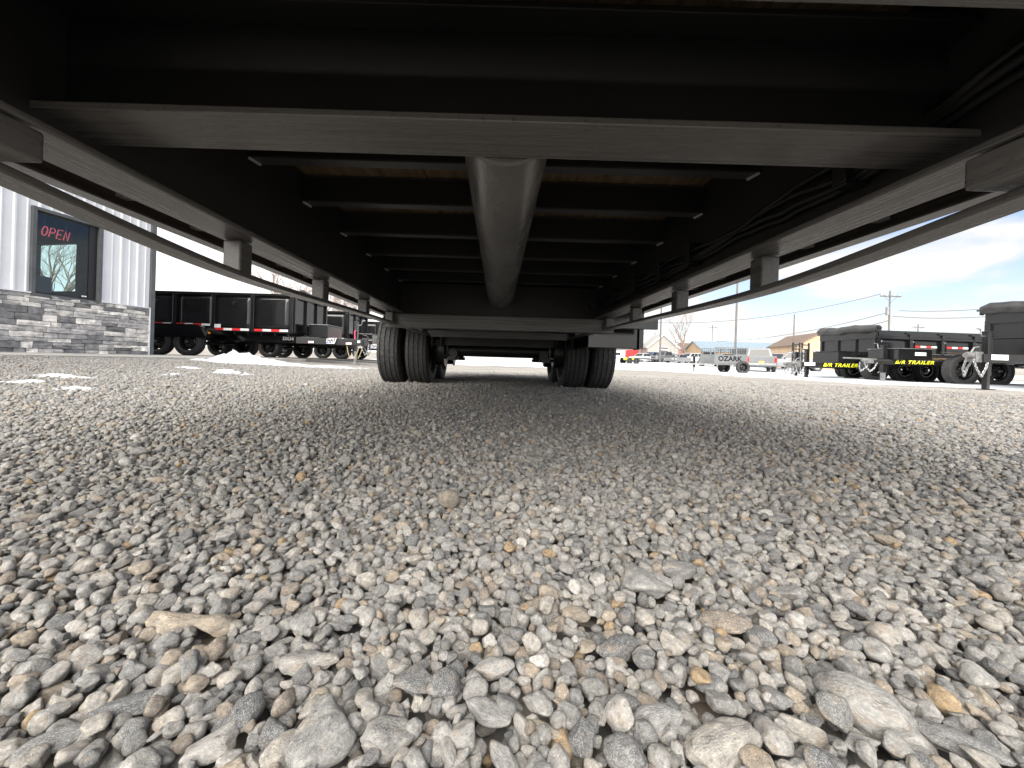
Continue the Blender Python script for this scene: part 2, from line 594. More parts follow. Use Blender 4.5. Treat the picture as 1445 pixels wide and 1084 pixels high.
rng = np.random.default_rng(7)
TILE, RES = 1.6, 0.002
def drop_stones():
    """Let stones fall one by one on a periodic tile; each settles in the lowest of a few spots."""
    n = int(round(TILE / RES))
    hm = np.zeros((n, n), np.float32)
    idm = -np.ones((n, n), np.int32)
    cnt = 92000
    a = np.clip(np.exp(rng.normal(math.log(0.0053), 0.30, cnt)), 0.0028, 0.0105)
    a[:] = np.where(rng.random(cnt) < 0.006, a * 1.75, a)
    rb = rng.uniform(0.55, 0.95, cnt)
    rc = rng.uniform(0.48, 0.88, cnt)
    yaw = rng.uniform(0, 2 * PI, cnt)
    cand = rng.integers(0, n, (cnt, 4, 2))
    out = np.zeros((cnt, 3), np.float32)
    for i in range(cnt):
        ai, bi = a[i], a[i] * rb[i]
        ci = bi * rc[i] / 0.8
        R_ = int(ai / RES) + 1
        g = np.arange(-R_, R_ + 1)
        X, Y = np.meshgrid(g * RES, g * RES)
        cy, sy = math.cos(yaw[i]), math.sin(yaw[i])
        q = ((X * cy + Y * sy) / ai) ** 2 + ((-X * sy + Y * cy) / bi) ** 2
        ok = q < 0.96
        dome = (ci * np.sqrt(1 - q[ok])).astype(np.float32)
        ox, oy = (X[ok] / RES).round().astype(int), (Y[ok] / RES).round().astype(int)
        best = None
        for cx, cyy in cand[i]:
            ix, iy = (ox + cx) % n, (oy + cyy) % n
            s = hm[iy, ix] + dome
            z = float(np.partition(s, int(len(s) * 0.80))[int(len(s) * 0.80)])
            if best is None or z < best[0]:
                best = (z, cx, cyy, ix, iy)
        z, cx, cyy, ix, iy = best
        top = z + dome
        up = top > hm[iy, ix]
        hm[iy[up], ix[up]] = top[up]
        idm[iy[up], ix[up]] = i
        out[i] = (cx * RES, cyy * RES, z)
    vis = np.bincount(idm[idm >= 0].ravel(), minlength=cnt)
    keep = vis >= 6
    zm = float(np.median(hm))
    return np.column_stack([out[keep, 0], out[keep, 1], out[keep, 2] - zm, a[keep], a[keep] * rb[keep], a[keep] * rb[keep] * rc[keep] / 0.8, yaw[keep], vis[keep]])
T0 = drop_stones()

# large single stones that can be recognised in the photograph: pixel, width px, height px, how proud, colour seed
HERO = [(1236, 1012, 128, 0.62, .26, -38), (452, 1046, 105, .80, .985, 70), (920, 1022, 74, .62, .18, 10), (1020, 1064, 108, .6, .27, 20), (545, 1052, 66, .85, .91, 15),
        (915, 836, 72, .8, .30, 40), (810, 872, 42, .7, .94, 0), (424, 936, 58, .72, .86, 5), (698, 952, 56, .6, .915, 10), (250, 878, 74, .5, .02, 0), (350, 1002, 60, .7, .47, 110),
        (1400, 786, 56, .5, .87, 0), (1018, 886, 62, .6, .72, -15), (872, 922, 58, .6, .49, 30), (686, 1014, 60, .55, .36, -20), (590, 972, 62, .7, .88, 20), (1100, 736, 40, .5, .25, 0),
        (175, 1000, 78, .5, .40, 25), (1075, 768, 36, .6, .46, 10), (560, 832, 40, .7, .03, 0), (888, 1072, 66, .8, .70, 0), (300, 1055, 70, .6, .35, 40), (70, 1050, 72, .5, .3, 30),
        (1345, 1050, 90, .4, .68, -35), (960, 812, 60, .5, .87, 15)]
rh = random.Random(5)
for _ in range(34):
    py_ = 1084 - 330 * rh.random() ** 1.3
    HERO.append((rh.uniform(10, 1435), py_, rh.uniform(40, 58) * (0.35 + .65 * (py_ - 510) / 574), rh.uniform(.55, .9), 0, rh.uniform(0, 180)))
heroes = []
for (px, py, w, rb_, cs, dg) in HERO:
    p = ground_at(px, py)
    dist = p.y
    a_ = w / FPX * dist * 0.5
    heroes.append((p.x, p.y, a_, a_ * rb_, dg, cs))

rng2 = np.random.default_rng(11)
xs, ys, zs, ax, bx, cx, yw = [], [], [], [], [], [], []
def take(sel_fn, scale, minA, minvis=0):
    ti0, ti1, tj0, tj1 = -9, 9, -1, 8
    for i in range(ti0, ti1):
        for j in range(tj0, tj1):
            X = T0[:, 0] + i * TILE
            Y = T0[:, 1] + j * TILE - 0.75
            s = sel_fn(X, Y) & (T0[:, 3] >= minA) & (T0[:, 7] >= minvis)
            if not s.any():
                continue
            xs.append(X[s]); ys.append(Y[s]); zs.append(T0[s, 2] * scale)
            ax.append(T0[s, 3] * scale); bx.append(T0[s, 4] * scale); cx.append(T0[s, 5] * scale); yw.append(T0[s, 6])
def wedge(X, Y):
    return (np.abs(X) < 1.5 * (Y + 0.75) + 0.5) & (Y > -0.55)
def near(X, Y):
    return wedge(X, Y) & (np.hypot(X, Y) < 2.8)
def far(X, Y):
    r = np.hypot(X, Y)
    return wedge(X, Y) & (r >= 2.8) & (r < 9.4)
take(near, 1.0, 0)
take(far, 1.25, 0.0052, 12)
xs, ys, zs, ax, bx, cx, yw = [np.concatenate(q) for q in (xs, ys, zs, ax, bx, cx, yw)]
ok = np.ones(len(xs), bool)
for (hx, hy, ha, hb, dg, cs) in heroes:
    c, s = math.cos(R(dg)), math.sin(R(dg))
    dx, dy = xs - hx, ys - hy
    q = ((dx * c + dy * s) / (ha * .86 + ax * .4)) ** 2 + ((-dx * s + dy * c) / (hb * .86 + ax * .4)) ** 2
    ok &= q > 1
xs, ys, zs, ax, bx, cx, yw = [q[ok] for q in (xs, ys, zs, ax, bx, cx, yw)]
# no loose stone on the concrete apron beside the office
lx_ = (xs + 7.60) * -.185 + (ys - 8.40) * -.983
ly_ = (xs + 7.60) * .983 + (ys - 8.40) * -.185
ok = ~((lx_ > -3.2) & (lx_ < 7.4) & (ly_ < 1.36) & (ly_ > -5))
xs, ys, zs, ax, bx, cx, yw = [q[ok] for q in (xs, ys, zs, ax, bx, cx, yw)]
gsz = np.array([gsurf(float(x), float(y)) for x, y in zip(xs, ys)])
zs = zs + gsz
n = len(xs)
tilt = rng2.normal(0, 0.26, (n, 2))
vari = rng2.integers(0, 1000, n)
# the 270 that show largest become objects of their own
rr = np.hypot(ys, 0)
pix = ax / np.maximum(0.12, ys) * FPX * 2
inview = (ys > 0.235) & (np.abs(xs) < 1.30 * ys) & (CAMH / np.maximum(ys, .01) * FPX < 590)
score = np.where(inview, pix * np.sqrt(bx / ax), 0)
order = np.argsort(-score)
big = order[:240]
isbig = np.zeros(n, bool)
isbig[big] = True
first = {}
STONES = []
def place_stone(me, x, y, z, a, b, c, rot):
    o = link('stone', me, GROUND, (x, y, z), rot, (a, b, c))
    STONES.append(o)
    return o
for k, i in enumerate(big):
    me = HI[k % len(HI)]
    place_stone(me, float(xs[i]), float(ys[i]), float(zs[i]), float(ax[i]) * 1.2, float(bx[i]) * 1.25, float(cx[i]) * 1.25,
                (float(tilt[i, 0]), float(tilt[i, 1]), float(yw[i])))
for k, (hx, hy, ha, hb, dg, cs) in enumerate(heroes):
    me = HI[(k * 3 + 1) % 10]
    hc = min(ha, hb) * .62
    o = place_stone(me, hx, hy, gsurf(hx, hy) + hc * .12, ha * 1.12, hb * 1.12, hc * 1.15, (0.1 * math.sin(k * 3), 0.1 * math.cos(k * 5), R(dg)))
LOREF = []
for k in range(len(LO)):          # a few of the single stones use the light meshes, which the far gravel repeats
    o = STONES[239 - k]
    o.data = LO[k]
    LOREF.append(o)
HIREF = [next(o for o in STONES if o.data is me) for me in HI]

def gravel_object(name, sel, refs):
    idx = np.nonzero(sel)[0]
    me = bpy.data.meshes.new(name)
    me.vertices.add(len(idx))
    me.vertices.foreach_set('co', np.column_stack([xs[idx], ys[idx], zs[idx]]).astype(np.float32).ravel())
    a1 = me.attributes.new('srot', 'FLOAT_VECTOR', 'POINT')
    a1.data.foreach_set('vector', np.column_stack([tilt[idx, 0], tilt[idx, 1], yw[idx]]).astype(np.float32).ravel())
    a2 = me.attributes.new('sscale', 'FLOAT_VECTOR', 'POINT')
    a2.data.foreach_set('vector', np.column_stack([ax[idx] * 1.2, bx[idx] * 1.25, cx[idx] * 1.25]).astype(np.float32).ravel())
    a3 = me.attributes.new('svar', 'INT', 'POINT')
    a3.data.foreach_set('value', (vari[idx] % len(refs)).astype(np.int32))
    o = link(name, me)
    g = bpy.data.node_groups.new(name, 'GeometryNodeTree')
    g.interface.new_socket('Geometry', in_out='INPUT', socket_type='NodeSocketGeometry')
    g.interface.new_socket('Geometry', in_out='OUTPUT', socket_type='NodeSocketGeometry')
    gi, go = g.nodes.new('NodeGroupInput'), g.nodes.new('NodeGroupOutput')
    gti = g.nodes.new('GeometryNodeGeometryToInstance')
    for r in reversed(refs):
        ob = g.nodes.new('GeometryNodeObjectInfo')
        ob.inputs['Object'].default_value = r
        ob.transform_space = 'ORIGINAL'
        g.links.new(ob.outputs['Geometry'], gti.inputs[0])
    iop = g.nodes.new('GeometryNodeInstanceOnPoints')
    iop.inputs['Pick Instance'].default_value = True
    g.links.new(gi.outputs[0], iop.inputs['Points'])
    g.links.new(gti.outputs[0], iop.inputs['Instance'])
    def attr(nm, ty):
        q = g.nodes.new('GeometryNodeInputNamedAttribute')
        q.data_type = ty
        q.inputs[0].default_value = nm
        return next(s for s in q.outputs if s.enabled and s.name == 'Attribute')
    e2r = g.nodes.new('FunctionNodeEulerToRotation')
    g.links.new(attr('srot', 'FLOAT_VECTOR'), e2r.inputs[0])
    g.links.new(e2r.outputs[0], iop.inputs['Rotation'])
    g.links.new(attr('sscale', 'FLOAT_VECTOR'), iop.inputs['Scale'])
    g.links.new(attr('svar', 'INT'), iop.inputs['Instance Index'])
    g.links.new(iop.outputs[0], go.inputs[0])
    md = o.modifiers.new('stones', 'NODES')
    md.node_group = g
    return o
rad = np.hypot(xs, ys)
gr = gravel_object('gravel', (~isbig) & (rad < 1.5), HIREF)
tag(gr, 'loose grey limestone gravel close to the camera', None, None, 'stuff')
gr2 = gravel_object('gravel', (~isbig) & (rad >= 1.5), LOREF)
tag(gr2, 'loose grey limestone gravel spreading over the yard beyond', None, None, 'stuff')
print('stones', n, len(T0))

# ------------------------------------------------------------------ snow
def snow_sheet(name, x0, x1, y0, y1, step, fn, label, kind='stuff', stepy=None):
    X = np.arange(x0, x1 + 1e-6, step)
    Y = np.arange(y0, y1 + 1e-6, stepy or step)
    nX = len(X)
    vs, hs = [], []
    for y in Y:
        for x in X:
            h = fn(float(x), float(y))
            hs.append(h)
            vs.append((x, y, gz(x, y) + h))
    fs = []
    for j in range(len(Y) - 1):
        for i in range(nX - 1):
            q = (j * nX + i, j * nX + i + 1, (j + 1) * nX + i + 1, (j + 1) * nX + i)
            if max(hs[k] for k in q) > -0.012:
                fs.append(q)
    me = bpy.data.meshes.new(name)
    me.from_pydata(vs, [], fs)
    me.materials.append(M_SNOW)
    me.shade_smooth()
    bm = bmesh.new()
    bm.from_mesh(me)
    bmesh.ops.delete(bm, geom=[v for v in bm.verts if not v.link_faces], context='VERTS')
    bm.to_mesh(me)
    bm.free()
    o = link(name, me)
    return tag(o, label, None, None, kind)
def nz2(x, y, s, o=0.0):
    return mnoise.noise((x * s, y * s, o))
def f_right(x, y):
    edge = 8.6 + 0.5 * nz2(x, y, .35) + 1.0 * sstep(9, 30, y) + 1.4 * sstep(9.2, 7.6, y)
    m = (x - edge) * 0.5
    m = min(m, 0.35)
    m += 0.35 * nz2(x * .35, y * 1.6, 1.0, 3) + 0.25 * nz2(x * .5, y * 2.6, 2.1, 5) - 0.10
    return max(-0.03, min(0.05, m * 0.12)) + 0.012
def f_far(x, y):
    m = (y - 21 - 0.25 * abs(x)) * 0.1
    m = min(m, .4) + 0.45 * nz2(x * .3, y, .5, 8) + 0.2 * nz2(x, y * 2, 1.2, 2)
    return max(-0.03, min(0.05, m * 0.12)) + 0.006
snow_sheet('snow', 7.4, 26, 6.2, 26, 0.14, f_right, 'thin patchy snow over the right hand storage lot')
snow_sheet('snow', -7.5, 60, 19, 75, 0.5, f_far, 'thin patchy snow over the far end of the yard')
mc = ground_at(336, 512)
def f_pile(x, y):
    dx, dy = x - mc.x, y - mc.y
    h = 0.20 * math.exp(-(dx / .42) ** 2 - (dy / .40) ** 2) + 0.10 * math.exp(-((dx - .6) / .6) ** 2 - ((dy - .25) / .35) ** 2)
    h += 0.06 * math.exp(-((dx - 1.7) / .9) ** 2 - ((dy - .7) / .4) ** 2) + 0.05 * math.exp(-((dx + .75) / .3) ** 2 - (dy / .25) ** 2)
    return h * (1 + .6 * nz2(x, y, 3.2) + .45 * nz2(x, y, 7) + .3 * nz2(x, y, 15)) - 0.022 + .012 * nz2(x, y, 5)
o = snow_sheet('snow_pile', mc.x - 1.6, mc.x + 3.6, mc.y - 1.0, mc.y + 2.0, 0.05, f_pile, 'pushed up white snow pile in front of the nearest black dump trailer', None)
o['category'] = 'snow pile'
PATCH = [(88, 532, 42, .024, 'long thin snow patch on gravel nearest the stone wall'), (40, 540, 30, .022, 'thin snow patch at the edge of the frame in front of the stone wall'), (98, 550, 36, .026, 'snow patch lying nearest the camera on the left gravel'),
         (246, 530, 14, .024, 'tiny snow streak between the wall patches and the lumpy one'), (268, 520, 21, .024, 'flat snow streak just left of the big snow pile'), (318, 527, 23, .07, 'small lumpy snow clod in front of the big snow pile'),
         (350, 530, 9, .05, 'smallest snow clod right of the lumpy one')]
for k, (px, py, wpx, hh, lab) in enumerate(PATCH):
    p = ground_at(px, py)
    wx = wpx / FPX * p.y
    def f_p(x, y, p=p, wx=wx, hh=hh, k=k):
        dx, dy = (x - p.x) / wx, (y - p.y) / max(.11, wx * .55)
        g_ = math.exp(-(dx * dx + dy * dy) * 1.3) * (1 + .8 * nz2(x, y, 5, k) + .45 * nz2(x, y, 13, k) + .3 * nz2(x, y, 28, k))
        return hh * g_ * 1.1 - hh * .40 + .006
    o = snow_sheet('snow_patch', p.x - wx * 1.7, p.x + wx * 1.7, p.y - max(.11, wx * .55) * 1.7, p.y + max(.11, wx * .55) * 1.7, max(.012, wx / 24), f_p, lab, None)
    o['category'] = 'snow patch'
    o['group'] = 'snow patches on the gravel'

# ================================================================== the trailer we are lying under
TR = empty('flatbed_trailer', (0, 4.75, 0), 0, 'long black flatbed trailer overhead, seen from underneath, on dual wheels with plank deck', 'trailer')
def tp(mb, name, mats, **k):
    return mb.build(name, mats, TR, world=True, **k)
Y0, Y1 = 0.07, 6.9            # length of the deck
WX = 0.642                     # centre of the main beams
ZB, ZT = CAMH + 0.28, CAMH + 0.595   # underside / top of main beams
CM = [0.925 + 0.2925 * k for k in range(-5, 21)]   # crossmembers every 0.29 m
CM = [y + (.028 if .9 < y < .95 else 0) for y in CM if Y0 + .05 < y < Y1 - .05]

for s in (-1, 1):
    m = MB()                   # I-section beam
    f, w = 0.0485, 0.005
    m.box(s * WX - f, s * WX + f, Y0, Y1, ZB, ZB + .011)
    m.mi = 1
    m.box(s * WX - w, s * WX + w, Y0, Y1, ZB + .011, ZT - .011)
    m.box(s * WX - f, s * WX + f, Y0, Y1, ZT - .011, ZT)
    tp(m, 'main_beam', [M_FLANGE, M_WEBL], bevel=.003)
    # outer side rail: channel with its flanges pointing inwards
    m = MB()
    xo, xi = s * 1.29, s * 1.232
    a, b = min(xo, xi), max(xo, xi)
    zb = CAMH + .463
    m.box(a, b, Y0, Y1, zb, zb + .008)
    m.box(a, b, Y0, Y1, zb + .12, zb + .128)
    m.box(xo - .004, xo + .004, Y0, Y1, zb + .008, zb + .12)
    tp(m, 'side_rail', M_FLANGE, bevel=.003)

M_FLECK = mat('pale_light_fleck', (.62, .62, .60), .45)
M_XM = mat('black_frame_paint_dim_lit', (.05, .048, .046), .34, col2=(.085, .081, .076), scale=14, stretch=(.3, 5, 5), rvar=.06)  # same black paint; the mid grey stands for dim light on these flanges
zc0, zc1 = CAMH + .487, CAMH + .573
for y in CM:
    # pierced through both beams: one piece between the webs and one outrigger either side
    for (xa, xb, nm) in ((-1.228, -WX - .006, 'outrigger'), (-WX + .006, WX - .006, 'crossmember'), (WX + .006, 1.228, 'outrigger')):
        m = MB()
        m.mi = 0 if nm == 'outrigger' else 1
        m.box(xa, xb, y, y + .005, zc0 + .005, zc1 - .005)
        m.mi = 0
        m.box(xa, xb, y, y + .034, zc0, zc0 + .005)
        m.box(xa, xb, y, y + .042, zc1 - .005, zc1)
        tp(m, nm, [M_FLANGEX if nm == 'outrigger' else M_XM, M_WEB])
    for s in (-1, 1):          # pale slivers painted as flecks of light where the crossmember meets the web
        m = MB()
        m.bar((s * (WX - .010), y - .003, zc0 - .002), (s * (WX - .022), y + .026, zc0 - .005), .005, .005)
        tp(m, 'light_fleck', M_FLECK)

k = 0
x = -1.225
rb = random.Random(3)
while x < 1.22:                # deck boards run lengthwise on the crossmembers
    w_ = min(.140, 1.225 - x)
    m = MB()
    m.box(x, x + w_ - .0004, Y0, Y1, zc1 + .003 + rb.uniform(0, .003), zc1 + .041)
    o = tp(m, 'plank', M_WOOD, bevel=.003)
    x += .140

def cross_beam(yc, half, zb, label=None):
    m = MB()
    e = WX - .002
    m.box(-e, e, yc - half, yc + half, zb, zb + .010)
    m.mi = 1
    m.box(-e, e, yc - .005, yc + .005, zb + .010, zc0 - .012)
    m.box(-e, e, yc - half, yc + half, zc0 - .012, zc0 - .003)
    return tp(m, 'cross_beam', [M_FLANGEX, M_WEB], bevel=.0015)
cross_beam(.560, .046, CAMH + .321)
cross_beam(.290, .046, CAMH + .321)
# solid plates across: front end, and the bulkhead the pipe runs into
m = MB()
m.box(-WX + .007, WX - .007, .585, .597, CAMH + .335, zc0 - .012)
tp(m, 'bulkhead_plate', M_WEB, bevel=.002)
m = MB()
m.box(-WX + .007, WX - .007, 2.46, 2.475, ZB + .004, zc0 - .003)
tp(m, 'bulkhead_plate', M_WEB, bevel=.002)
# channel under the beams in front of the axles
m = MB()
m.box(-.70, .705, 2.36, 2.367, CAMH + .192, ZB - .004)
m.box(-.70, .705, 2.367, 2.43, CAMH + .192, CAMH + .199)
m.box(-.70, .705, 2.367, 2.43, ZB - .012, ZB - .004)
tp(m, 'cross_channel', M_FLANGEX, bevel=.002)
m = MB()
m.box(-.6, .6, 3.36, 3.367, CAMH + .20, ZB - .02)
m.box(-.6, .6, 3.367, 3.42, CAMH + .20, CAMH + .207)
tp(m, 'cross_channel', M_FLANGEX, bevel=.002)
for (ya, yb, zb) in ((3.9, 3.95, .15), (4.75, 4.80, .12), (5.85, 5.9, .16)):
    m = MB()
    m.box(-.6, .6, ya, yb, CAMH + zb, ZB + .1)
    tp(m, 'axle_crossmember', M_WEB, bevel=.002)

# torque tube
m = MB()
m.tube([(0.003, .61 + .09 * i, CAMH + .4085) for i in range(20)] + [(0.003, 2.459, CAMH + .4085)], .081, 48)
tp(m, 'torque_tube', M_TUBE, smooth=50)
m = MB()
m.tube([(0.003, 2.48, CAMH + .395), (0.003, 3.9, CAMH + .395)], .081, 32)
tp(m, 'torque_tube', M_TUBE, smooth=50)

m = MB()
m.lathe([(.082, .612), (.094, .608), (.096, .616), (.082, .628)], c=(0.003, 0, CAMH + .4085), axis='y', n=40, close=True)
tp(m, 'weld_ring', M_TUBE, smooth=60)
# bowed bridge bar under each beam, with its posts
PR = [(.30, .235), (.40, .229), (.527, .2180), (.60, .2115), (.708, .2025), (.767, .198), (.83, .1945), (.95, .190), (1.07, .189), (1.31, .1925), (1.6, .199), (2.07, .2060), (2.8, .2155), (3.5, .226), (4.15, .236), (4.9, .25), (5.5, .265), (5.75, .272)]
def zbar(y):
    return float(np.interp(y, [p[0] for p in PR], [p[1] for p in PR])) + CAMH
for s in (-1, 1):
    m = MB()
    vs, fs = [], []
    ysamp = list(np.linspace(.42, 5.75, 70))
    for y in ysamp:
        z = 0.25 * zbar(y - .08) + .5 * zbar(y) + .25 * zbar(y + .08)
        for (dx, dz) in ((-.026, 0), (.026, 0), (.026, .0125), (-.026, .0125)):
            vs.append((s * .662 + dx, y, z + dz))
    for i in range(len(ysamp) - 1):
        for k in range(4):
            k2 = (k + 1) % 4
            fs.append((i * 4 + k, i * 4 + k2, i * 4 + 4 + k2, i * 4 + 4 + k))
    fs += [(0, 1, 2, 3), tuple(len(vs) - 4 + q for q in (3, 2, 1, 0))]
    m.add(vs, fs)
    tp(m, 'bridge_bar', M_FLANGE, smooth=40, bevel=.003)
    for yc in (.943, 1.392, 1.848, 2.30, 2.76, 3.22, 3.68):
        zz0 = zbar(yc) + .010
        m = MB()               # short square tube
        xa, xb = sorted((s * .640, s * .684))
        m.box(xa, xb, yc, yc + .046, zz0, ZB - .001)
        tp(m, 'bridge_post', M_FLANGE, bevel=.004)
    m = MB()                   # deep end plate where the bar starts
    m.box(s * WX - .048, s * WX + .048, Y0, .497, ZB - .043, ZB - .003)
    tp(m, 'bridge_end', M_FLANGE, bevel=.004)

# looms and hoses clipped along the right beam
def hose(pts, r):
    q = []
    for i in range(len(pts) - 1):
        a, b = Vector(pts[i]), Vector(pts[i + 1])
        for t in range(4):
            q.append(a.lerp(b, t / 4) + Vector((0, 0, .004 * math.sin(i * 2.1 + t))))
    q.append(Vector(pts[-1]))
    m = MB()
    m.tube(q, r, 8)
    return m
for k, (dz, r) in enumerate(((0, .0065), (.016, .0075), (.033, .006), (.05, .0055))):
    pts = []
    for i, y in enumerate([.08, .17, .30, .44, .56, .68, .85, 1.0, 1.23, 1.45, 1.7, 1.95, 2.2, 2.36]):
        sag = .012 * math.sin(i * 1.9 + k * 1.3)
        z = CAMH + .338 + dz * (.45 + .4 * abs(math.sin(i * .9 + k))) + (.05 * sstep(.65, .3, y)) + sag * .6
        pts.append((WX - .020 - .006 * k * abs(math.sin(i)), y, z))
    tp(hose(pts, r), 'wiring_loom', M_HOSE, smooth=60)
for y in (.68, 1.23, 1.46, 1.72, 2.05):
    m = MB()
    m.box(WX - .05, WX - .006, y - .014, y + .014, CAMH + .325, CAMH + .331)
    m.box(WX - .05, WX - .046, y - .014, y + .014, CAMH + .331, CAMH + .392)
    m.box(WX - .05, WX - .006, y - .014, y + .014, CAMH + .392, CAMH + .398)
    tp(m, 'loom_clip', M_HOSE, bevel=.002)
m = MB()
m.tube([(WX - .06, 2.38, CAMH + .365), (WX - .06, 2.44, CAMH + .365)], .022, 12)
tp(m, 'plug_socket', M_HOSE, smooth=50)

# ------------------------------------------------------------------ wheels
def tread_profile(r, w, grooves=4, gd=.011, gw=.008, rim=.235):
    """Closed outline of a tyre section: (radius, across)."""
    h = w / 2
    p = [(rim, -h * .62), (rim + .012, -h * .80), (r - .115, -h * 1.0), (r - .06, -h * 1.02), (r - .022, -h * .93), (r - .006, -h * .84)]
    sp = h * 1.64 / grooves
    for g in range(grooves):
        c = -h * .82 + sp * (g + .5)
        p += [(r - .001, c - gw / 2 - .003), (r, c - gw / 2), (r - gd, c - gw / 2 + .001), (r - gd, c + gw / 2 - .001), (r, c + gw / 2), (r - .001, c + gw / 2 + .003)]
    p += [(r - .006, h * .84), (r - .022, h * .93), (r - .06, h * 1.02), (r - .115, h), (rim + .012, h * .80), (rim, h * .62)]
    return p
def tyre_mesh(r, w, n=64, grooves=4, rim=.235, jag=True):
    prof = tread_profile(r, w, grooves, rim=rim)
    vs, fs = [], []
    m = len(prof)
    rj = random.Random(5)
    for k in range(n):
        a = 2 * PI * k / n
        for (q, t) in prof:
            dt = 0.0
            if jag and q > r - .002:
                dt = .0022 * (1 if k % 2 else -1)       # zigzag ribs
            vs.append((t + dt, q * math.sin(a), q * math.cos(a)))
    for k in range(n):
        k2 = (k + 1) % n
        for i in range(m - 1):
            fs.append((k * m + i, k * m + i + 1, k2 * m + i + 1, k2 * m + i))
    mb = MB()
    mb.add(vs, fs)
    return mb.mesh('tyre', M_RUBBER, 35)
def rim_mesh(rim, w, matl, side=1, holes=8):
    mb = MB()
    h = w / 2 * .62
    mb.lathe([(rim + .012, -h), (rim - .004, -h), (rim - .02, -h * .6), (rim - .02, h * .6), (rim - .004, h), (rim + .012, h)], n=32)
    d = side * h * .45
    mb.lathe([(rim - .02, d - side * .03), (rim * .78, d), (rim * .60, d + side * .012), (rim * .45, d + side * .005), (.075, d + side * .008), (.070, d + side * .055), (.03, d + side * .062), (0.0001, d + side * .062)], n=32)
    o = mb.mesh('rim', matl, 40)
    return o
def nuts_mesh(rim, w, side, holes=8):
    mb = MB()
    h = w / 2 * .62
    d = side * h * .45
    for i in range(holes):
        a = 2 * PI * (i + .5) / holes
        mb.tube([(d + side * .004, rim * .45 * math.sin(a), rim * .45 * math.cos(a)), (d + side * .03, rim * .45 * math.sin(a), rim * .45 * math.cos(a))], .012, 6)
    return mb.mesh('wheel_nuts', M_STEEL)
TY = tyre_mesh(.392, .240, 72, 4)
RIMW = rim_mesh(.215, .24, M_GREYP, 1)
for yc in (4.32, 5.20):
    for (s, xs_) in ((-1, (-.85, -1.145)), (1, (.82, 1.10))):
        for x in xs_:
            wh = bpy.data.objects.new('wheel', None)
            COL.objects.link(wh)
            wh.parent = TR
            wh.location = Vector((x, yc, .385)) - TR.location
            link('tyre', TY, wh, rot=(random.Random(int(x * 99 + yc)).uniform(0, 6), 0, 0))
            link('rim', RIMW, wh, rot=(0, 0, 0 if s > 0 else PI))
    m = MB()
    m.tube([(-1.0, yc, .385), (1.0, yc, .385)], .062, 20)
    tp(m, 'axle', M_WEB, smooth=50)
    for s in (-1, 1):
        m = MB()
        m.lathe([(.05, -.05), (.16, -.05), (.175, -.03), (.175, .05), (.19, .055), (.19, .07), (.05, .07)], c=(s * .66, yc, .385), n=28)
        tp(m, 'brake_drum', M_WEB, smooth=40)
        m = MB()                # leaf spring pack and U-bolts
        for j in range(5):
            L = .42 - j * .07
            m.tube([(s * .615, yc + L * t, .465 - j * .011 + .05 * t * t * (L / .42)) for t in (-1, -.5, 0, .5, 1)], .0055, 6)
            m.box(s * .615 - .032, s * .615 + .032, yc - L, yc + L, .462 - j * .011, .469 - j * .011)
        tp(m, 'leaf_spring', M_WEB)
        m = MB()
        for dy in (-.06, .06):
            m.tube([(s * .615 - .045, yc + dy, .50), (s * .615 - .045, yc + dy, .30)], .009, 8)
            m.tube([(s * .615 + .045, yc + dy, .50), (s * .615 + .045, yc + dy, .30)], .009, 8)
        m.box(s * .615 - .06, s * .615 + .06, yc - .085, yc + .085, .305, .318)
        tp(m, 'u_bolts', M_GREYP)
    for (s, xx) in ((-1, -.50), (1, .50)):   # brake actuator and its bracket inside the drum
        m = MB()
        m.tube([(xx, yc - .10, .35), (xx, yc - .02, .35)], .05, 14)
        m.tube([(xx + s * .03, yc - .14, .31), (xx + s * .12, yc - .02, .29)], .016, 8)
        m.box(xx - .05, xx + .06, yc - .16, yc - .10, .27, .31)
        m.tube([(xx - s * .04, yc - .16, .285), (xx - s * .06, yc - .22, .30)], .012, 8)
        tp(m, 'brake_bracket', M_WEB, smooth=40)
for (y0) in (3.85, 4.76, 5.66):
    for s in (-1, 1):
        m = MB()
        m.prism([(y0 - .07, ZB - .004), (y0 + .07, ZB - .004), (y0 + .04, .40), (y0 - .04, .40)], 'x', s * .615 - .05, s * .615 - .042)
        m.prism([(y0 - .07, ZB - .004), (y0 + .07, ZB - .004), (y0 + .04, .40), (y0 - .04, .40)], 'x', s * .615 + .042, s * .615 + .05)
        m.tube([(s * .615 - .06, y0, .43), (s * .615 + .06, y0, .43)], .014, 8)
        tp(m, 'spring_hanger', M_WEB)
# fender plates over the duals hide under the deck; tool box and mud flap bracket on the right
m = MB()
m.box(.735, 1.145, 3.17, 3.78, .405, .73)
tb = tp(m, 'tool_box', M_BLACK, bevel=.006)
m = MB()
m.box(1.155, 1.163, 3.16, 3.30, .40, .735)
m.box(1.165, 1.205, 3.2, 3.21, .41, .735)
tp(m, 'mud_flap_bracket', M_BLACK)
m = MB()
m.box(.70, 1.2, 2.9, 2.94, CAMH + .275, CAMH + .36)
tp(m, 'box_bracket', M_BLACK, bevel=.003)
m = MB()
m.box(-1.2, 1.2, Y1 - .01, Y1, CAMH + .30, zc1)
tp(m, 'rear_plate', M_WEB)

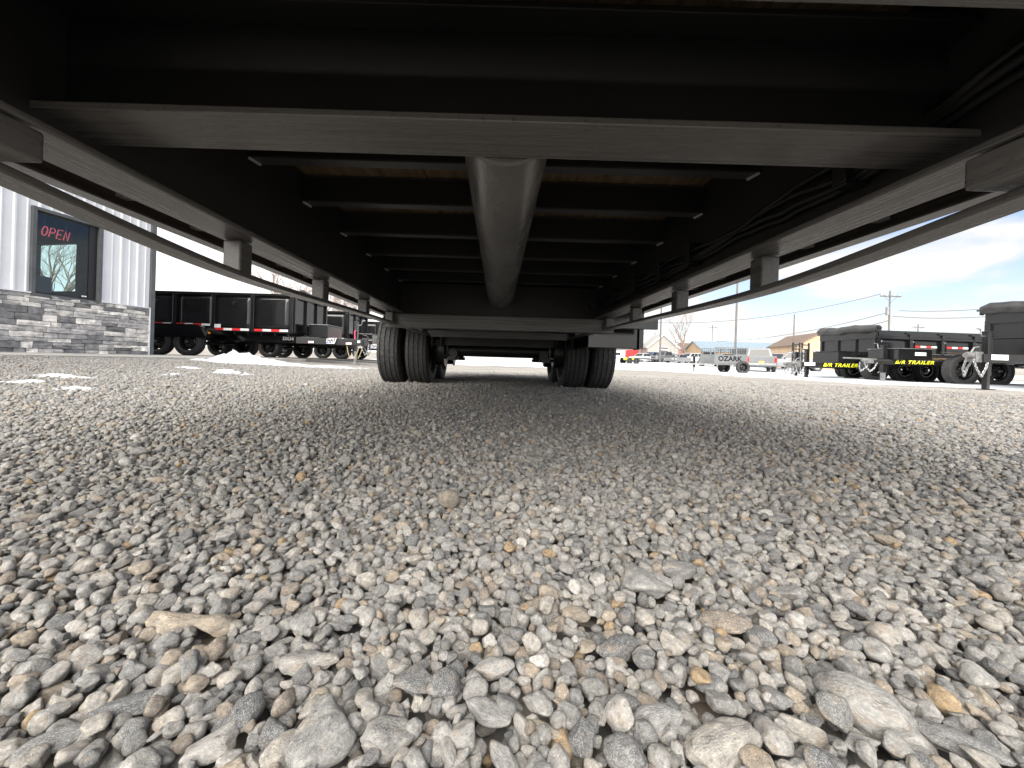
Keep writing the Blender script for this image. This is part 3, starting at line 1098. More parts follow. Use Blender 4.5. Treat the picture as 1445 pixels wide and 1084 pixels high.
# ================================================================== stone-clad office on the left
M_SIDING = mat('white_ribbed_metal', (.80, .81, .83), 0.45, var=.04, scale=1.5)
M_TRIM = mat('dark_grey_trim', (.10, .105, .11), 0.45, var=.15)
M_WTRIM = mat('white_trim', (.78, .79, .8), 0.5, var=.04)
M_ROOM = mat('dark_room', (.05, .055, .07), 0.8, var=.2)
M_MORTAR = mat('mortar', (.22, .21, .20), 0.95, var=.2, scale=20)
def veneer_material():
    m, t, b = newmat('ledge_stone')
    b.inputs['Roughness'].default_value = 0.85
    oi = N(t, 'ShaderNodeObjectInfo')
    rp = ramp(t, [(0, (.20, .20, .205)), (.16, (.38, .375, .375)), (.34, (.53, .515, .50)), (.48, (.26, .26, .265)), (.56, (.68, .65, .61)), (.74, (.43, .42, .415)), (.82, (.78, .75, .71))], 'CONSTANT')
    t.links.new(oi.outputs['Random'], rp.inputs[0])
    ge = N(t, 'ShaderNodeNewGeometry')
    n1 = N(t, 'ShaderNodeTexNoise')
    n1.inputs['Scale'].default_value = 9
    n1.inputs['Detail'].default_value = 8
    n1.inputs['Roughness'].default_value = .65
    mp = N(t, 'ShaderNodeMapping')
    mp.inputs['Scale'].default_value = (1, 1, 1.3)
    t.links.new(ge.outputs['Position'], mp.inputs[0])
    t.links.new(mp.outputs[0], n1.inputs['Vector'])
    r1 = ramp(t, [(.3, (.5, .5, .52)), (.5, (1, 1, 1)), (.7, (1.5, 1.45, 1.4))])
    t.links.new(n1.outputs[0], r1.inputs[0])
    mu = N(t, 'ShaderNodeMix', data_type='RGBA', blend_type='MULTIPLY')
    mu.inputs[0].default_value = 1
    t.links.new(rp.outputs[0], mu.inputs[6])
    t.links.new(r1.outputs[0], mu.inputs[7])
    t.links.new(mu.outputs[2], b.inputs['Base Color'])
    bp = N(t, 'ShaderNodeBump')
    bp.inputs['Strength'].default_value = .8
    bp.inputs['Distance'].default_value = .03
    t.links.new(n1.outputs[0], bp.inputs['Height'])
    t.links.new(bp.outputs[0], b.inputs['Normal'])
    return m
M_VENEER = veneer_material()
def glass_material(name, tint, refl):
    m, t, b = newmat(name)
    out = t.nodes['Material Output']
    tr = N(t, 'ShaderNodeBsdfTransparent')
    tr.inputs[0].default_value = (*tint, 1)
    gl = N(t, 'ShaderNodeBsdfGlossy')
    gl.inputs['Roughness'].default_value = 0.02
    gl.inputs[0].default_value = (.92, .96, 1, 1)
    lw = N(t, 'ShaderNodeLayerWeight')
    lw.inputs['Blend'].default_value = 0.5
    pw = N(t, 'ShaderNodeMath', operation='POWER')
    pw.inputs[1].default_value = 4.0
    t.links.new(lw.outputs['Facing'], pw.inputs[0])
    ad = N(t, 'ShaderNodeMath', operation='MULTIPLY_ADD')
    ad.inputs[1].default_value = 0.9
    ad.inputs[2].default_value = refl
    ad.use_clamp = True
    t.links.new(pw.outputs[0], ad.inputs[0])
    ms = N(t, 'ShaderNodeMixShader')
    t.links.new(ad.outputs[0], ms.inputs[0])
    t.links.new(tr.outputs[0], ms.inputs[1])
    t.links.new(gl.outputs[0], ms.inputs[2])
    t.links.new(ms.outputs[0], out.inputs[0])
    return m
M_PANE = glass_material('window_glass', (.80, .86, .90), .03)
M_PANE2 = glass_material('green_window_glass', (.84, .95, .92), .01)
M_CARGLASS = mat('dark_car_glass', (.012, .014, .016), 0.06, spec=.7)
M_NEON = emit('red_neon', (1.0, .14, .18), .24)

BZ = 0.155
CORN = Vector((-7.60, 8.40, BZ))
BROT = math.atan2(-.983, -.185)
OFF = empty('office_building', CORN, BROT, 'white ribbed metal office with grey ledge stone base and one black framed window', 'building')
BIM = (Matrix.Translation(CORN) @ Matrix.Rotation(BROT, 4, 'Z')).inverted()
def bld(px, py, ly):
    """Building-local point where the sight line through a photo pixel meets the plane y=ly."""
    a = BIM @ Vector((0, 0, CAMH))
    b = BIM @ unpix(px, py, 5.0)
    t = (ly - a.y) / (b.y - a.y)
    return a.lerp(b, t)
WL_, WD, WH_ = 5.2, 4.9, 4.2
wx0, wx1 = bld(136, 420, 0).x, bld(47, 420, 0).x
wz0, wz1 = 1.045, 2.46
SH = 1.03                     # height of the stone base
# wall core with the window opening
m = MB()
m.box(0, wx0, -.14, -.03, 0, WH_)
m.box(wx1, WL_, -.14, -.03, 0, WH_)
m.box(wx0, wx1, -.14, -.03, 0, wz0)
m.box(wx0, wx1, -.14, -.03, wz1, WH_)
m.build('front_wall', M_ROOM, OFF)
# end wall with the second window, through which trees show
def bldx(px, py, lx):
    a = BIM @ Vector((0, 0, CAMH))
    b = BIM @ unpix(px, py, 5.0)
    t = (lx - a.x) / (b.x - a.x)
    return a.lerp(b, t)
q0, q1 = bldx(106, 411, .1), bldx(50, 345, .1)
by0, by1, bz0, bz1 = min(q0.y, q1.y), max(q0.y, q1.y), q0.z, q1.z
m = MB()
m.box(0, WL_ + 4, -WD - .1, -WD, 0, WH_)
m.build('back_wall', M_ROOM, OFF)
m = MB()
m.box(0, .1, -WD, by0, 0, WH_)
m.box(0, .1, by1, -.14, 0, WH_)
m.box(0, .1, by0, by1, 0, bz0)
m.box(0, .1, by0, by1, bz1, WH_)
m.build('end_wall', M_ROOM, OFF)
m = MB()
m.box(.04, .05, by0, by1, bz0, bz1)
m.build('end_window_pane', M_PANE2, OFF)
m = MB()
m.box(WL_ + 3.9, WL_ + 4, -WD, -.14, 0, WH_)
m.build('inner_wall', M_ROOM, OFF)
m = MB()
m.box(WL_, WL_ + 4, -.14, -.03, 0, WH_)
m.build('front_wall', M_ROOM, OFF)
m = MB()
m.box(-.25, WL_ + 4.2, -WD - .3, .30, WH_, WH_ + .12)
m.build('roof', M_SIDING, OFF)
m = MB()
m.box(.1, WL_ + 3.9, -WD, -.14, -.04, .02)
m.build('room_floor', M_CONC, OFF)
# siding sheets with raised ribs
def siding(xa, xb, za, zb):
    m = MB()
    m.box(xa, xb, -.03, -.012, za, zb)
    x = math.ceil(xa / .1525) * .1525
    i = int(round(x / .1525))
    while x < xb - .02:
        big = i % 2 == 0
        w, h = (.024, .026) if big else (.012, .016)
        x0, x1 = max(xa, x - w), min(xb, x + w)
        m.hexa([(x0, -.012, za), (x1, -.012, za), (x1 - w * .5, h - .012, za), (x0 + w * .5, h - .012, za), (x0, -.012, zb), (x1, -.012, zb), (x1 - w * .5, h - .012, zb), (x0 + w * .5, h - .012, zb)])
        x += .1525
        i += 1
    return m.build('siding_sheet', M_SIDING, OFF)
fw = .055
cuts = [.06, wx0 - fw, wx1 + fw, wx1 + fw + .92, wx1 + fw + 1.84, WL_ + 4]
siding(cuts[0], cuts[1], SH, WH_)
siding(wx0 - fw, wx1 + fw, wz1 + fw, WH_)
for a, b in ((2, 3), (3, 4), (4, 5)):
    siding(cuts[a], cuts[b], SH, WH_)
m = MB()
m.box(-.035, .055, -.05, .030, 0, WH_)
m.build('corner_trim', M_TRIM, OFF, bevel=.004)
m = MB()
m.box(.058, .085, .005, .046, 0, SH + .02)
m.box(.085, wx0 - fw, .005, .052, SH, SH + .022)
m.box(wx1 + fw, WL_ + 4, .005, .052, SH, SH + .022)
m.build('stone_cap', M_WTRIM, OFF)
m = MB()
m.box(.086, WL_ + 4, -.029, .004, 0, SH)
m.build('stone_backing', M_MORTAR, OFF)
# window: frame, sliding sash, pane
m = MB()
for (a, b, c, d) in ((wx0 - fw, wx0, wz0 - fw, wz1 + fw), (wx1, wx1 + fw, wz0 - fw, wz1 + fw), (wx0, wx1, wz0 - fw, wz0), (wx0, wx1, wz1, wz1 + fw)):
    m.box(a, b, -.06, .045, c, d)
wf = m.build('window', M_TRIM, OFF, bevel=.004)
m = MB()
sx = wx0 + .12
m.box(wx0 + .002, sx, -.055, -.015, wz0 + .002, wz1 - .002)
m.box(sx, wx1 - .002, -.05, -.02, wz0 + .002, wz0 + .03)
m.box(sx, wx1 - .002, -.05, -.02, wz1 - .03, wz1 - .002)
m.build('sash', mat('black_sash', (.015, .015, .016), .4), wf, bevel=.003)
m = MB()
m.box(sx, wx1 - .002, -.036, -.030, wz0 + .03, wz1 - .03)
m.build('pane', M_PANE, wf)
m = MB()
m.box(sx + .03, sx + .10, -.02, .0, wz0 + .045, wz0 + .07)
m.build('latch', M_WTRIM, wf, bevel=.004)
# ledge stone pieces
def veneer_mesh(seed):
    rnd = random.Random(seed)
    bm = bmesh.new()
    bmesh.ops.create_cube(bm, size=1)
    bmesh.ops.subdivide_edges(bm, edges=[e for e in bm.edges], cuts=1, use_grid_fill=True)
    for v in bm.verts:
        if v.co.y > .3:
            v.co.y += rnd.uniform(-.35, .25)
            edge = max(abs(v.co.x), abs(v.co.z))
            if edge > .4:
                v.co.y -= .25
            v.co.x += rnd.uniform(-.02, .02)
            v.co.z += rnd.uniform(-.06, .06)
    me = bpy.data.meshes.new('ledge_stone')
    bm.to_mesh(me)
    bm.free()
    me.materials.append(M_VENEER)
    return me
VM = [veneer_mesh(i) for i in range(8)]
rv = random.Random(21)
z = 0.004
while z < SH - .02:
    h = rv.choice((.075, .095, .115, .14))
    if z + h > SH - .045:
        h = SH - z - .002
    x = .09 - rv.uniform(0, .2)
    while x < WL_ + .8:
        w = rv.choice((.15, .20, .26, .33, .42))
        a, b = max(x, .088), x + w
        if b - a > .05:
            # some spots are two thin stones instead of one
            parts_ = ((0, h),) if h < .11 or rv.random() < .65 else ((0, h * .5), (h * .5, h))
            for (h0, h1) in parts_:
                link('ledge_stone', rv.choice(VM), OFF, ((a + b) / 2, .004 + .016 + rv.uniform(0, .022), z + (h0 + h1) / 2), (0, 0, rv.uniform(-.02, .02)), (b - a - .010, .045, h1 - h0 - .008))
        x += w
    z += h
# neon sign hanging inside the window, as strokes of glass tube
nw, nh = .40, .165
nc = bld(79, 330, -.12)
NS = empty('neon_sign', OFF.matrix_world @ Vector((0, 0, 0)), 0, 'glowing red neon OPEN sign hanging inside the office window', 'neon sign')
NS.location = CORN + Matrix.Rotation(BROT, 3, 'Z') @ nc
NS.rotation_euler = (0, 0, BROT)
def stroke_letter(ch):
    if ch == 'O':
        return [[(.5 + .42 * math.cos(t * PI / 8), .5 + .5 * math.sin(t * PI / 8)) for t in range(17)]]
    if ch == 'P':
        return [[(.1, 0), (.1, 1), (.6, 1), (.85, .88), (.9, .75), (.85, .6), (.6, .48), (.1, .48)]]
    if ch == 'E':
        return [[(.9, 1), (.1, 1), (.1, 0), (.9, 0)], [(.1, .5), (.75, .5)]]
    return [[(.1, 0), (.1, 1), (.85, 0), (.85, 1)]]
for i, ch in enumerate('OPEN'):
    m = MB()
    for st in stroke_letter(ch):
        m.tube([((.5 - (i + x * .8 + .1) / 4) * nw + (y - .5) * -.03, 0, (y - .5) * nh) for (x, y) in st], .0085, 6)
    m.build('letter_tube', M_NEON, NS)
m = MB()
for xx in (-.15, .15):
    m.tube([(xx, -.01, nh * .5), (xx, -.01, wz1 - nc.z - .01)], .003, 5)
m.box(-.2, .2, -.012, -.008, -.012, -.006)
m.build('hanger_wire', M_TRIM, NS)
# a box standing behind the glass
p0, p1 = bld(73, 412, -.45), bld(50, 388, -.45)
m = MB()
m.box(p0.x, p1.x, -.60, -.45, .9, p1.z)
b_ = m.build('cardboard_box', mat('dull_box', (.10, .11, .13), .8), None, bevel=.008, loc=CORN, rot=(0, 0, BROT))
tag(b_, 'dull grey box standing behind the lower corner of the office window', 'box')
m = MB()
m.box(p0.x - .25, p1.x + .4, -.95, -.35, .84, .898)
for (dx, dy) in ((-.2, -.9), (-.2, -.4)):
    m.box(p0.x + dx, p0.x + dx + .05, dy, dy + .05, .02, .84)
m.box(p1.x + .3, p1.x + .35, -.9, -.85, .02, .84)
m.box(p1.x + .3, p1.x + .35, -.4, -.35, .02, .84)
b_ = m.build('desk', M_TRIM, None, loc=CORN, rot=(0, 0, BROT))
tag(b_, 'dark desk under the office window that carries the grey box', 'desk')
# concrete apron along the wall
m = MB()
m.prism([(.06, -.25), (1.40, -.25), (1.40, .010), (.06, .030)], 'x', -3.2, WL_ + 2.2)
ap = m.build('concrete_apron', M_CONC, None, bevel=.01, loc=CORN, rot=(0, 0, BROT))
tag(ap, 'pale concrete apron along the stone wall of the office', None, None, 'structure')

# ================================================================== dump trailers
TYT = tyre_mesh(.39, .225, 40, 4, jag=False)
RIMT_A = rim_mesh(.20, .225, M_BLACK, -1)
NUTS_A = nuts_mesh(.20, .225, -1)
RIMT_B = rim_mesh(.20, .225, M_BLACK, 1)
NUTS_B = nuts_mesh(.20, .225, 1)
HUB = mat('chrome_hub', (.7, .7, .72), .2, metal=1)
def hub_mesh(s):
    mb = MB()
    mb.tube([(0, 0, 0), (s * .1, 0, 0)], .03, 12)
    return mb.mesh('hub_cap', HUB, 40)
HUBS = {-1: hub_mesh(-1), 1: hub_mesh(1)}
def add_wheel(parent, x, y, z, out, r=1.0):
    """Wheel with its axle along the trailer's y; out = side (+1/-1) its face looks to."""
    wh = bpy.data.objects.new('wheel', None)
    COL.objects.link(wh)
    wh.parent = parent
    wh.location = (x, y, z)
    wh.rotation_euler = (0, 0, PI / 2)
    wh.scale = (r, r, r)
    link('tyre', TYT, wh, rot=(random.Random(int(x * 77 + y * 9)).uniform(0, 6), 0, 0))
    link('rim', RIMT_B if out > 0 else RIMT_A, wh)
    link('wheel_nuts', NUTS_B if out > 0 else NUTS_A, wh)
    link('hub_cap', HUBS[1 if out > 0 else -1], wh, (out * .03, 0, 0))
    return wh
def chain(parent, pts, name='safety_chain', r=.008, L=.05, mt=None):
    pts = [Vector(p) for p in pts]
    m = MB()
    d = 0
    k = 0
    for i in range(len(pts) - 1):
        a, b = pts[i], pts[i + 1]
        n_ = max(1, int((b - a).length / (L * .72)))
        for t in range(n_):
            c = a.lerp(b, (t + .5) / n_)
            ax_ = (b - a).normalized()
            sd = ax_.cross(Vector((.3, 1, .2) if k % 2 else (1, -.3, .1))).normalized()
            ring = [c + ax_ * math.cos(q * PI / 4) * L * .55 + sd * math.sin(q * PI / 4) * L * .30 for q in range(9)]
            m.tube(ring, r, 5, cap=False)
            k += 1
    return m.build(name, mt or M_STEEL, parent)
def tape(parent, x0, x1, y, z, n=4, h=.05, first='r'):
    """Conspicuity tape: alternating red and white pieces on a side at y (sign gives the face)."""
    m = MB()
    s = 1 if y > 0 else -1
    wdt = (x1 - x0) / n
    for i in range(n):
        m.mi = (i + (0 if first == 'r' else 1)) % 2
        a = x0 + i * wdt
        yy = sorted((y, y + s * .004))
        m.box(a, a + wdt, yy[0], yy[1], z, z + h)
    return m.build('reflective_tape', [M_RED, M_WHITE], parent)
def decal(parent, txt, size, matl, x, y, z, face, shear=0., bold=0., back=None, tilt=0.0):
    """Flat lettering on a side; face -1 looks to -y, +1 to +y."""
    me = text_mesh(txt, size, matl, shear, bold)
    o = link('lettering', me, parent, (x, y + face * .006, z), (PI / 2, 0, 0 if face < 0 else PI))
    return o
def jack(parent, x, y, top, name='jack', foot=None, drop=0.0):
    m = MB()
    m.box(x - .05, x + .05, y - .05, y + .05, .28, top)
    m.box(x - .06, x + .06, y - .06, y + .06, top, top + .02)
    j = m.build(name, M_BLACK, parent, bevel=.006)
    m = MB()
    m.box(x - .038, x + .038, y - .038, y + .038, .02 - drop, .279)
    m.box(x - .09, x + .09, y - .09, y + .09, -drop, .02 - drop)
    m.build('jack_foot', foot or M_GREYP, j)
    m = MB()
    m.tube([(x + .05, y, top - .08), (x + .13, y, top - .08), (x + .16, y, top - .04), (x + .17, y, top + .05), (x + .26, y, top + .06)], .012, 6)
    m.build('jack_handle', M_STEEL, j)
    return j
def dump_trailer(name, loc, rz, label, group, L=4.5, Wd=1.95, zfl=.78, H=1.02, axo=-.95, style='A', tong=1.75, tarp=True, jtop=1.15, drop=0.0):
    t = empty(name, loc, rz, label, 'dump trailer', group)
    hl, hw = L / 2, Wd / 2
    # chassis
    m = MB()
    for s in (-1, 1):
        m.box(-hl, hl + .05, s * .42 - .04, s * .42 + .04, zfl - .30, zfl - .10)
    for k in range(7):
        x = -hl + .1 + k * (L - .2) / 6
        m.box(x - .03, x + .03, -.38, .38, zfl - .22, zfl - .12)
    ch = m.build('chassis', M_BLACK, t, bevel=.006)
    m = MB()
    m.tube([(axo + .9, 0, zfl - .28), (axo + 1.6, 0, zfl - .15)], .06, 12)
    m.build('lift_ram', M_GREYP, t, smooth=50)
    # body: floor, corner and side posts, rails, panels
    m = MB()
    m.box(-hl, hl, -hw + .02, hw - .02, zfl - .08, zfl)
    for k in range(12):
        x = -hl + .15 + k * (L - .3) / 11
        m.box(x - .025, x + .025, -hw + .03, hw - .03, zfl - .14, zfl - .08)
    m.build('bed_floor', M_BLACK, t)
    np_ = 4
    for s in (-1, 1):
        m = MB()
        ya, yb = sorted((s * (hw - .05), s * (hw + .035)))
        m.box(-hl, hl, ya, yb, zfl + H - .07, zfl + H)
        m.build('top_rail', M_BLACK, t, bevel=.008)
        m = MB()
        m.box(-hl, hl, ya, yb, zfl - .06, zfl + .015)
        m.build('bottom_rail', M_BLACK, t, bevel=.008)
        for k in range(np_ + 1):
            x = -hl + .05 + k * (L - .1) / np_
            m = MB()
            m.box(x - .05, x + .05, ya, yb, zfl + .017, zfl + H - .072)
            m.build('side_post', M_BLACK, t, bevel=.008)
        for k in range(np_):
            x0 = -hl + .1 + k * (L - .1) / np_ + .002
            x1 = -hl + (k + 1) * (L - .1) / np_ - .002
            m = MB()
            # pressed panel: slightly bowed so it catches the sky unevenly
            vs, fs = [], []
            gn = 6
            for i in range(gn + 1):
                for j in range(gn + 1):
                    u, v = i / gn, j / gn
                    bow = .012 * math.sin(PI * u) * math.sin(PI * v) * (1 if k % 2 else -1) + .004 * math.sin(9 * u + k)
                    vs.append((x0 + (x1 - x0) * u, s * (hw - .015 + bow), zfl + .017 + (H - .09) * v))
            for i in range(gn):
                for j in range(gn):
                    fs.append((i * (gn + 1) + j, (i + 1) * (gn + 1) + j, (i + 1) * (gn + 1) + j + 1, i * (gn + 1) + j + 1))
            m.add(vs, fs)
            pm = m.build('side_panel', M_BLACK, t, smooth=60)
            so = pm.modifiers.new('thick', 'SOLIDIFY')
            so.thickness = .006
            if k % 2 == 0 and style == 'A':
                m = MB()      # tie-down ring
                xc, zc = (x0 + x1) / 2, zfl + H * .72
                m.tube([(xc + .035 * math.sin(q * PI / 4), s * (hw + .012), zc + .035 * math.cos(q * PI / 4)) for q in range(9)], .008, 5, cap=False)
                m.build('tie_ring', M_BLACK, pm)
            if style == 'A':
                if k == 1:
                    tape(pm, x0 + .02, x1 - .02, s * (hw + .036), zfl + .075 if k < 2 else zfl - .03, 4, .06)
                else:
                    tape(pm, x0 + .02, x1 - .02, s * (hw + .036), (zfl + .075) if k < 2 else (zfl - .035), 4, .06)
            elif k in (1, 2):
                tape(pm, x0 + .12, x0 + .12 + .72, s * (hw + .0), zfl + H * .58, 4, .055, 'w')
        if style == 'B':      # side board extension with its brackets, and a mid rail
            m = MB()
            ya, yb = sorted((s * (hw - .03), s * (hw + .01)))
            m.box(-hl + .05, hl - .05, ya, yb, zfl + H + .002, zfl + H + .19)
            m.build('side_board', M_BLACK, t, bevel=.006)
            for k in range(1, 4):
                x = -hl + k * L / 4
                m = MB()
                ya, yb = sorted((s * (hw + .012), s * (hw + .05)))
                m.box(x - .05, x + .05, ya, yb, zfl + H - .06, zfl + H + .14)
                m.box(x + .05, x + .16, ya, yb, zfl + H + .09, zfl + H + .14)
                m.build('board_bracket', M_BLACK, t)
            m = MB()
            ya, yb = sorted((s * (hw - .01), s * (hw + .02)))
            m.box(-hl + .1, hl - .1, ya, yb, zfl + H * .28, zfl + H * .28 + .03)
            m.build('mid_rail', M_GREYP, t)
        # fender over the tandem wheels
        yin, yout = sorted((s * (hw + .045), s * (hw + .30)))
        m = MB()
        zt = .39 * 2 + .09
        pr = [(axo - .98, zt - .36), (axo - .80, zt - .06), (axo - .62, zt), (axo + .62, zt), (axo + .80, zt - .06), (axo + .98, zt - .36)]
        m.prism(pr + [(a, b - .006) for a, b in reversed(pr)], 'y', yin, yout)
        for k in range(5):
            pass
        ye = (yout - .006, yout) if s > 0 else (yin, yin + .006)
        pr2 = [(axo - .98, zt - .36), (axo - .80, zt - .06), (axo - .62, zt), (axo + .62, zt), (axo + .80, zt - .06), (axo + .98, zt - .36)]
        m.prism(pr2 + [(a * .985 + axo * .015, b - .05) for a, b in reversed(pr2)], 'y', *ye)
        m.bar((axo - .1, s * (hw + .15), zt - .01), (axo, s * (hw + .15), zt - .24), .02, .02, (0, 1, 0))
        m.bar((axo + .1, s * (hw + .15), zt - .01), (axo, s * (hw + .15), zt - .24), .02, .02, (0, 1, 0))
        m.build('fender', M_BLACK, t, bevel=.004)
        m = MB()
        ya, yb = sorted((s * (hw + .045), s * (hw + .27)))
        m.box(axo + 1.0, axo + 1.35, ya, yb, zfl - .17, zfl - .11)
        st = m.build('fender_step', M_BLACK, t, bevel=.004)
        m = MB()
        m.tube([(axo + 1.05, s * (hw + .272), zfl - .135), (axo + 1.05, s * (hw + .285), zfl - .135)], .03, 10)
        m.build('marker_light', M_AMBER, st)
        for dx in (-.43, .43):
            add_wheel(t, axo + dx, s * (hw + .165), .39, s)
    for dx in (-.43, .43):
        m = MB()
        m.tube([(axo + dx, -hw - .1, .39), (axo + dx, hw + .1, .39)], .045, 10)
        m.build('axle', M_BLACK, t)
    # front bulkhead with ribs
    for k in range(3):
        y0, y1 = -hw + .06 + k * (Wd - .12) / 3 + .03, -hw + .06 + (k + 1) * (Wd - .12) / 3 - .03
        m = MB()
        m.box(hl - .02, hl - .012, y0, y1, zfl + .017, zfl + H - .072)
        m.build('front_panel', M_BLACK, t)
    for k in range(4):
        y = -hw + .05 + k * (Wd - .1) / 3
        m = MB()
        m.box(hl - .03, hl + .045, y - .034, y + .034, zfl - .05, zfl + H - .072)
        m.build('front_rib', M_BLACK, t, bevel=.006)
    m = MB()
    m.box(hl - .03, hl + .05, -hw, hw, zfl + H - .07, zfl + H + (.19 if style == 'B' else 0))
    m.build('front_rail', M_BLACK, t, bevel=.008)
    # tailgate
    m = MB()
    m.box(-hl - .04, -hl, -hw + .03, hw - .03, zfl + .01, zfl + H - .03)
    m.build('tailgate', M_BLACK, t, bevel=.006)
    if tarp:
        zz = zfl + H + (.20 if style == 'B' else -.02)
        xx = hl + .14 if style == 'A' else hl + .02
        m = MB()
        rr_ = .105 if style == 'A' else .135
        nseg = 14
        pts = [(xx + .02 * math.sin(i * 1.3), -hw - .05 + (Wd + .1) * i / nseg, zz + .05 + .02 * math.sin(i * .9)) for i in range(nseg + 1)]
        m.tube(pts, [rr_ * (.72 if i in (0, nseg) else 1 + .07 * math.sin(i * 2.3)) for i in range(nseg + 1)], 14)
        m.build('tarp_roll', M_TARP, t, smooth=60)
        for s in (-1, 1):
            m = MB()
            m.box(xx - .05, xx + .05, s * (hw + .07) - .012, s * (hw + .07) + .012, zz - .06, zz + .12)
            m.tube([(xx, s * (hw + .06), zz + .05), (xx, s * (hw + .15), zz + .05)], .02, 8)
            m.build('tarp_bracket', M_STEEL if style == 'A' else M_BLACK, t)
    # tongue
    zt0, zt1 = (zfl - .33, zfl - .14) if style == 'A' else (zfl - .27, zfl - .11)
    tip = hl + tong
    m = MB()
    for s in (-1, 1):
        m.bar((hl - .1, s * .62, (zt0 + zt1) / 2), (tip - .12, s * .07, (zt0 + zt1) / 2), .07, zt1 - zt0)
    m.box(hl + .05, hl + .13, -.55, .55, zt0 + .02, zt1 - .02)
    tg = m.build('tongue', M_BLACK, t, bevel=.006)
    m = MB()
    m.prism([(-.07, zt0), (.07, zt0), (.07, zt1 + .04), (-.07, zt1 + .04)], 'x', tip - .16, tip + .02)
    m.tube([(tip + .02, 0, zt1 - .03), (tip + .16, 0, zt1 - .03)], .055, 12)
    m.tube([(tip + .04, 0, zt1 + .02), (tip - .04, 0, zt1 + .12), (tip - .16, 0, zt1 + .14)], .016, 6)
    m.build('coupler', M_GREYP if style == 'B' else M_BLACK, tg, bevel=.006)
    jack(t, tip - .36, 0, jtop, foot=M_BLACK if style == 'B' else None, drop=drop)
    for s in (-1, 1):
        chain(t, [(tip - .22, s * .10, zt0 + .06), (tip - .12, s * .13, zt0 - .10), (tip - .02, s * .12, zt0 - .28), (tip + .05, s * .10, zt0 - .14), (tip + .06, s * .05, zt0 + .05)])
    # tool box across the tongue
    m = MB()
    m.box(hl + .18, hl + .75, -.48, .48, zt1 + .004, zt1 + .36)
    bx_ = m.build('tongue_box', M_BLACK, t, bevel=.012)
    m = MB()
    m.box(hl + .165, hl + .765, -.495, .495, zt1 + .364, zt1 + .385)
    m.build('lid', M_GREYP if style == 'A' else M_BLACK, bx_, bevel=.006)
    ang = math.atan2(.55, tong - .02)
    for s in (-1, 1):
        def on_tongue(f, dz, me, nm, s=s):
            x = hl - .1 + (tong - .02) * f
            y = s * (.62 - .55 * f)
            o = link(nm, me, tg, (x + math.sin(ang) * .042, y + s * math.cos(ang) * .042, zt0 + dz), (PI / 2, 0, (-s) * -ang if s < 0 else PI - ang))
            return o
        if style == 'A':
            hh = (zt1 - zt0) / 2
            m = MB()
            for i in range(2):
                m.mi = i
                m.box(-.20 + i * .2, i * .2, -.03, .03, 0, .003)
            me = m.mesh('reflective_tape', [M_RED, M_WHITE])
            on_tongue(.18, hh - .045, me, 'reflective_tape')
            on_tongue(.74, hh - .045, me, 'reflective_tape')
            m = MB()
            m.add([(-.36, .085, .002), (.36, .085, .002), (.28, -.08, .002), (-.20, -.08, .002), (-.25, 0, .002)], [(0, 1, 2, 3, 4)])
            on_tongue(.45, hh + .01, m.mesh('sticker', M_WHITE), 'sticker')
            on_tongue(.45, hh + .018, text_mesh('TOP HAT', .15, M_BLACK, .15, .004, .004), 'lettering')
            m = MB()
            m.add([(-.14, -.043, .004), (.2, -.043, .004), (.205, -.06, .004), (-.14, -.06, .004)], [(0, 1, 2, 3)])
            on_tongue(.45, hh + .01, m.mesh('sticker', M_BLUE), 'sticker')
            m = MB()
            m.add([(-.09, -.035, .002), (.09, -.035, .002), (.09, .035, .002), (-.09, .035, .002)], [(0, 1, 2, 3)])
            on_tongue(.92, hh + .02, m.mesh('sticker', M_WHITE), 'sticker')
        else:
            hh = (zt1 - zt0) / 2
            on_tongue(.42, hh, text_mesh('B/R TRAILER', .155, M_YELLOW, .35, .002, .003, 1.12), 'lettering')
            m = MB()
            m.add([(-.15, -.05, .002), (.15, -.05, .002), (.15, .05, .002), (-.15, .05, .002)], [(0, 1, 2, 3)])
            on_tongue(.88, hh + .02, m.mesh('sticker', M_WHITE), 'sticker')
            on_tongue(.06, hh + .02, m.mesh('sticker', M_WHITE), 'sticker')
        if style == 'A':
            decal(t, 'DX14', .13, M_WHITE, hl - .42, s * .465, zfl - .2, s, bold=.006)
            m = MB()
            yy = sorted((s * (hw + .036), s * (hw + .039)))
            m.box(hl - 2.2, hl - 2.02, yy[0], yy[1], zfl + .03, zfl + .13)
            m.build('sticker', M_WHITE, t)
        else:
            decal(t, 'B/R', .14, M_YELLOW, hl - .2, s * (hw + .036), zfl + .12, s, .3, .006)
            m = MB()
            yy = sorted((s * (hw + .036), s * (hw + .039)))
            m.box(hl - .30, hl - .16, yy[0], yy[1], zfl - .05, zfl + .02)
            m.build('sticker', mat('pink_label', (.7, .3, .28), .5), t)
    if style == 'A':
        for (x, y, dx) in ((tip - .55, -.2, .12), (tip - .2, -.1, -.15), (tip - .12, -.05, -.12)):
            m = MB()
            m.tube([(x, y, zt0), (x + dx * .4, y - .03, zt0 * .55), (x + dx, y - .05, .06)], .012, 5)
            m.build('strap', M_STRAP, t)
        m = MB()
        m.tube([(tip - .36, -.05, jtop - .25), (tip - .36, -.12, jtop - .3), (tip - .34, -.13, jtop - .55)], .018, 8)
        m.build('breakaway_handle', mat('pink_handle', (.75, .07, .16), .4), t)
    return t

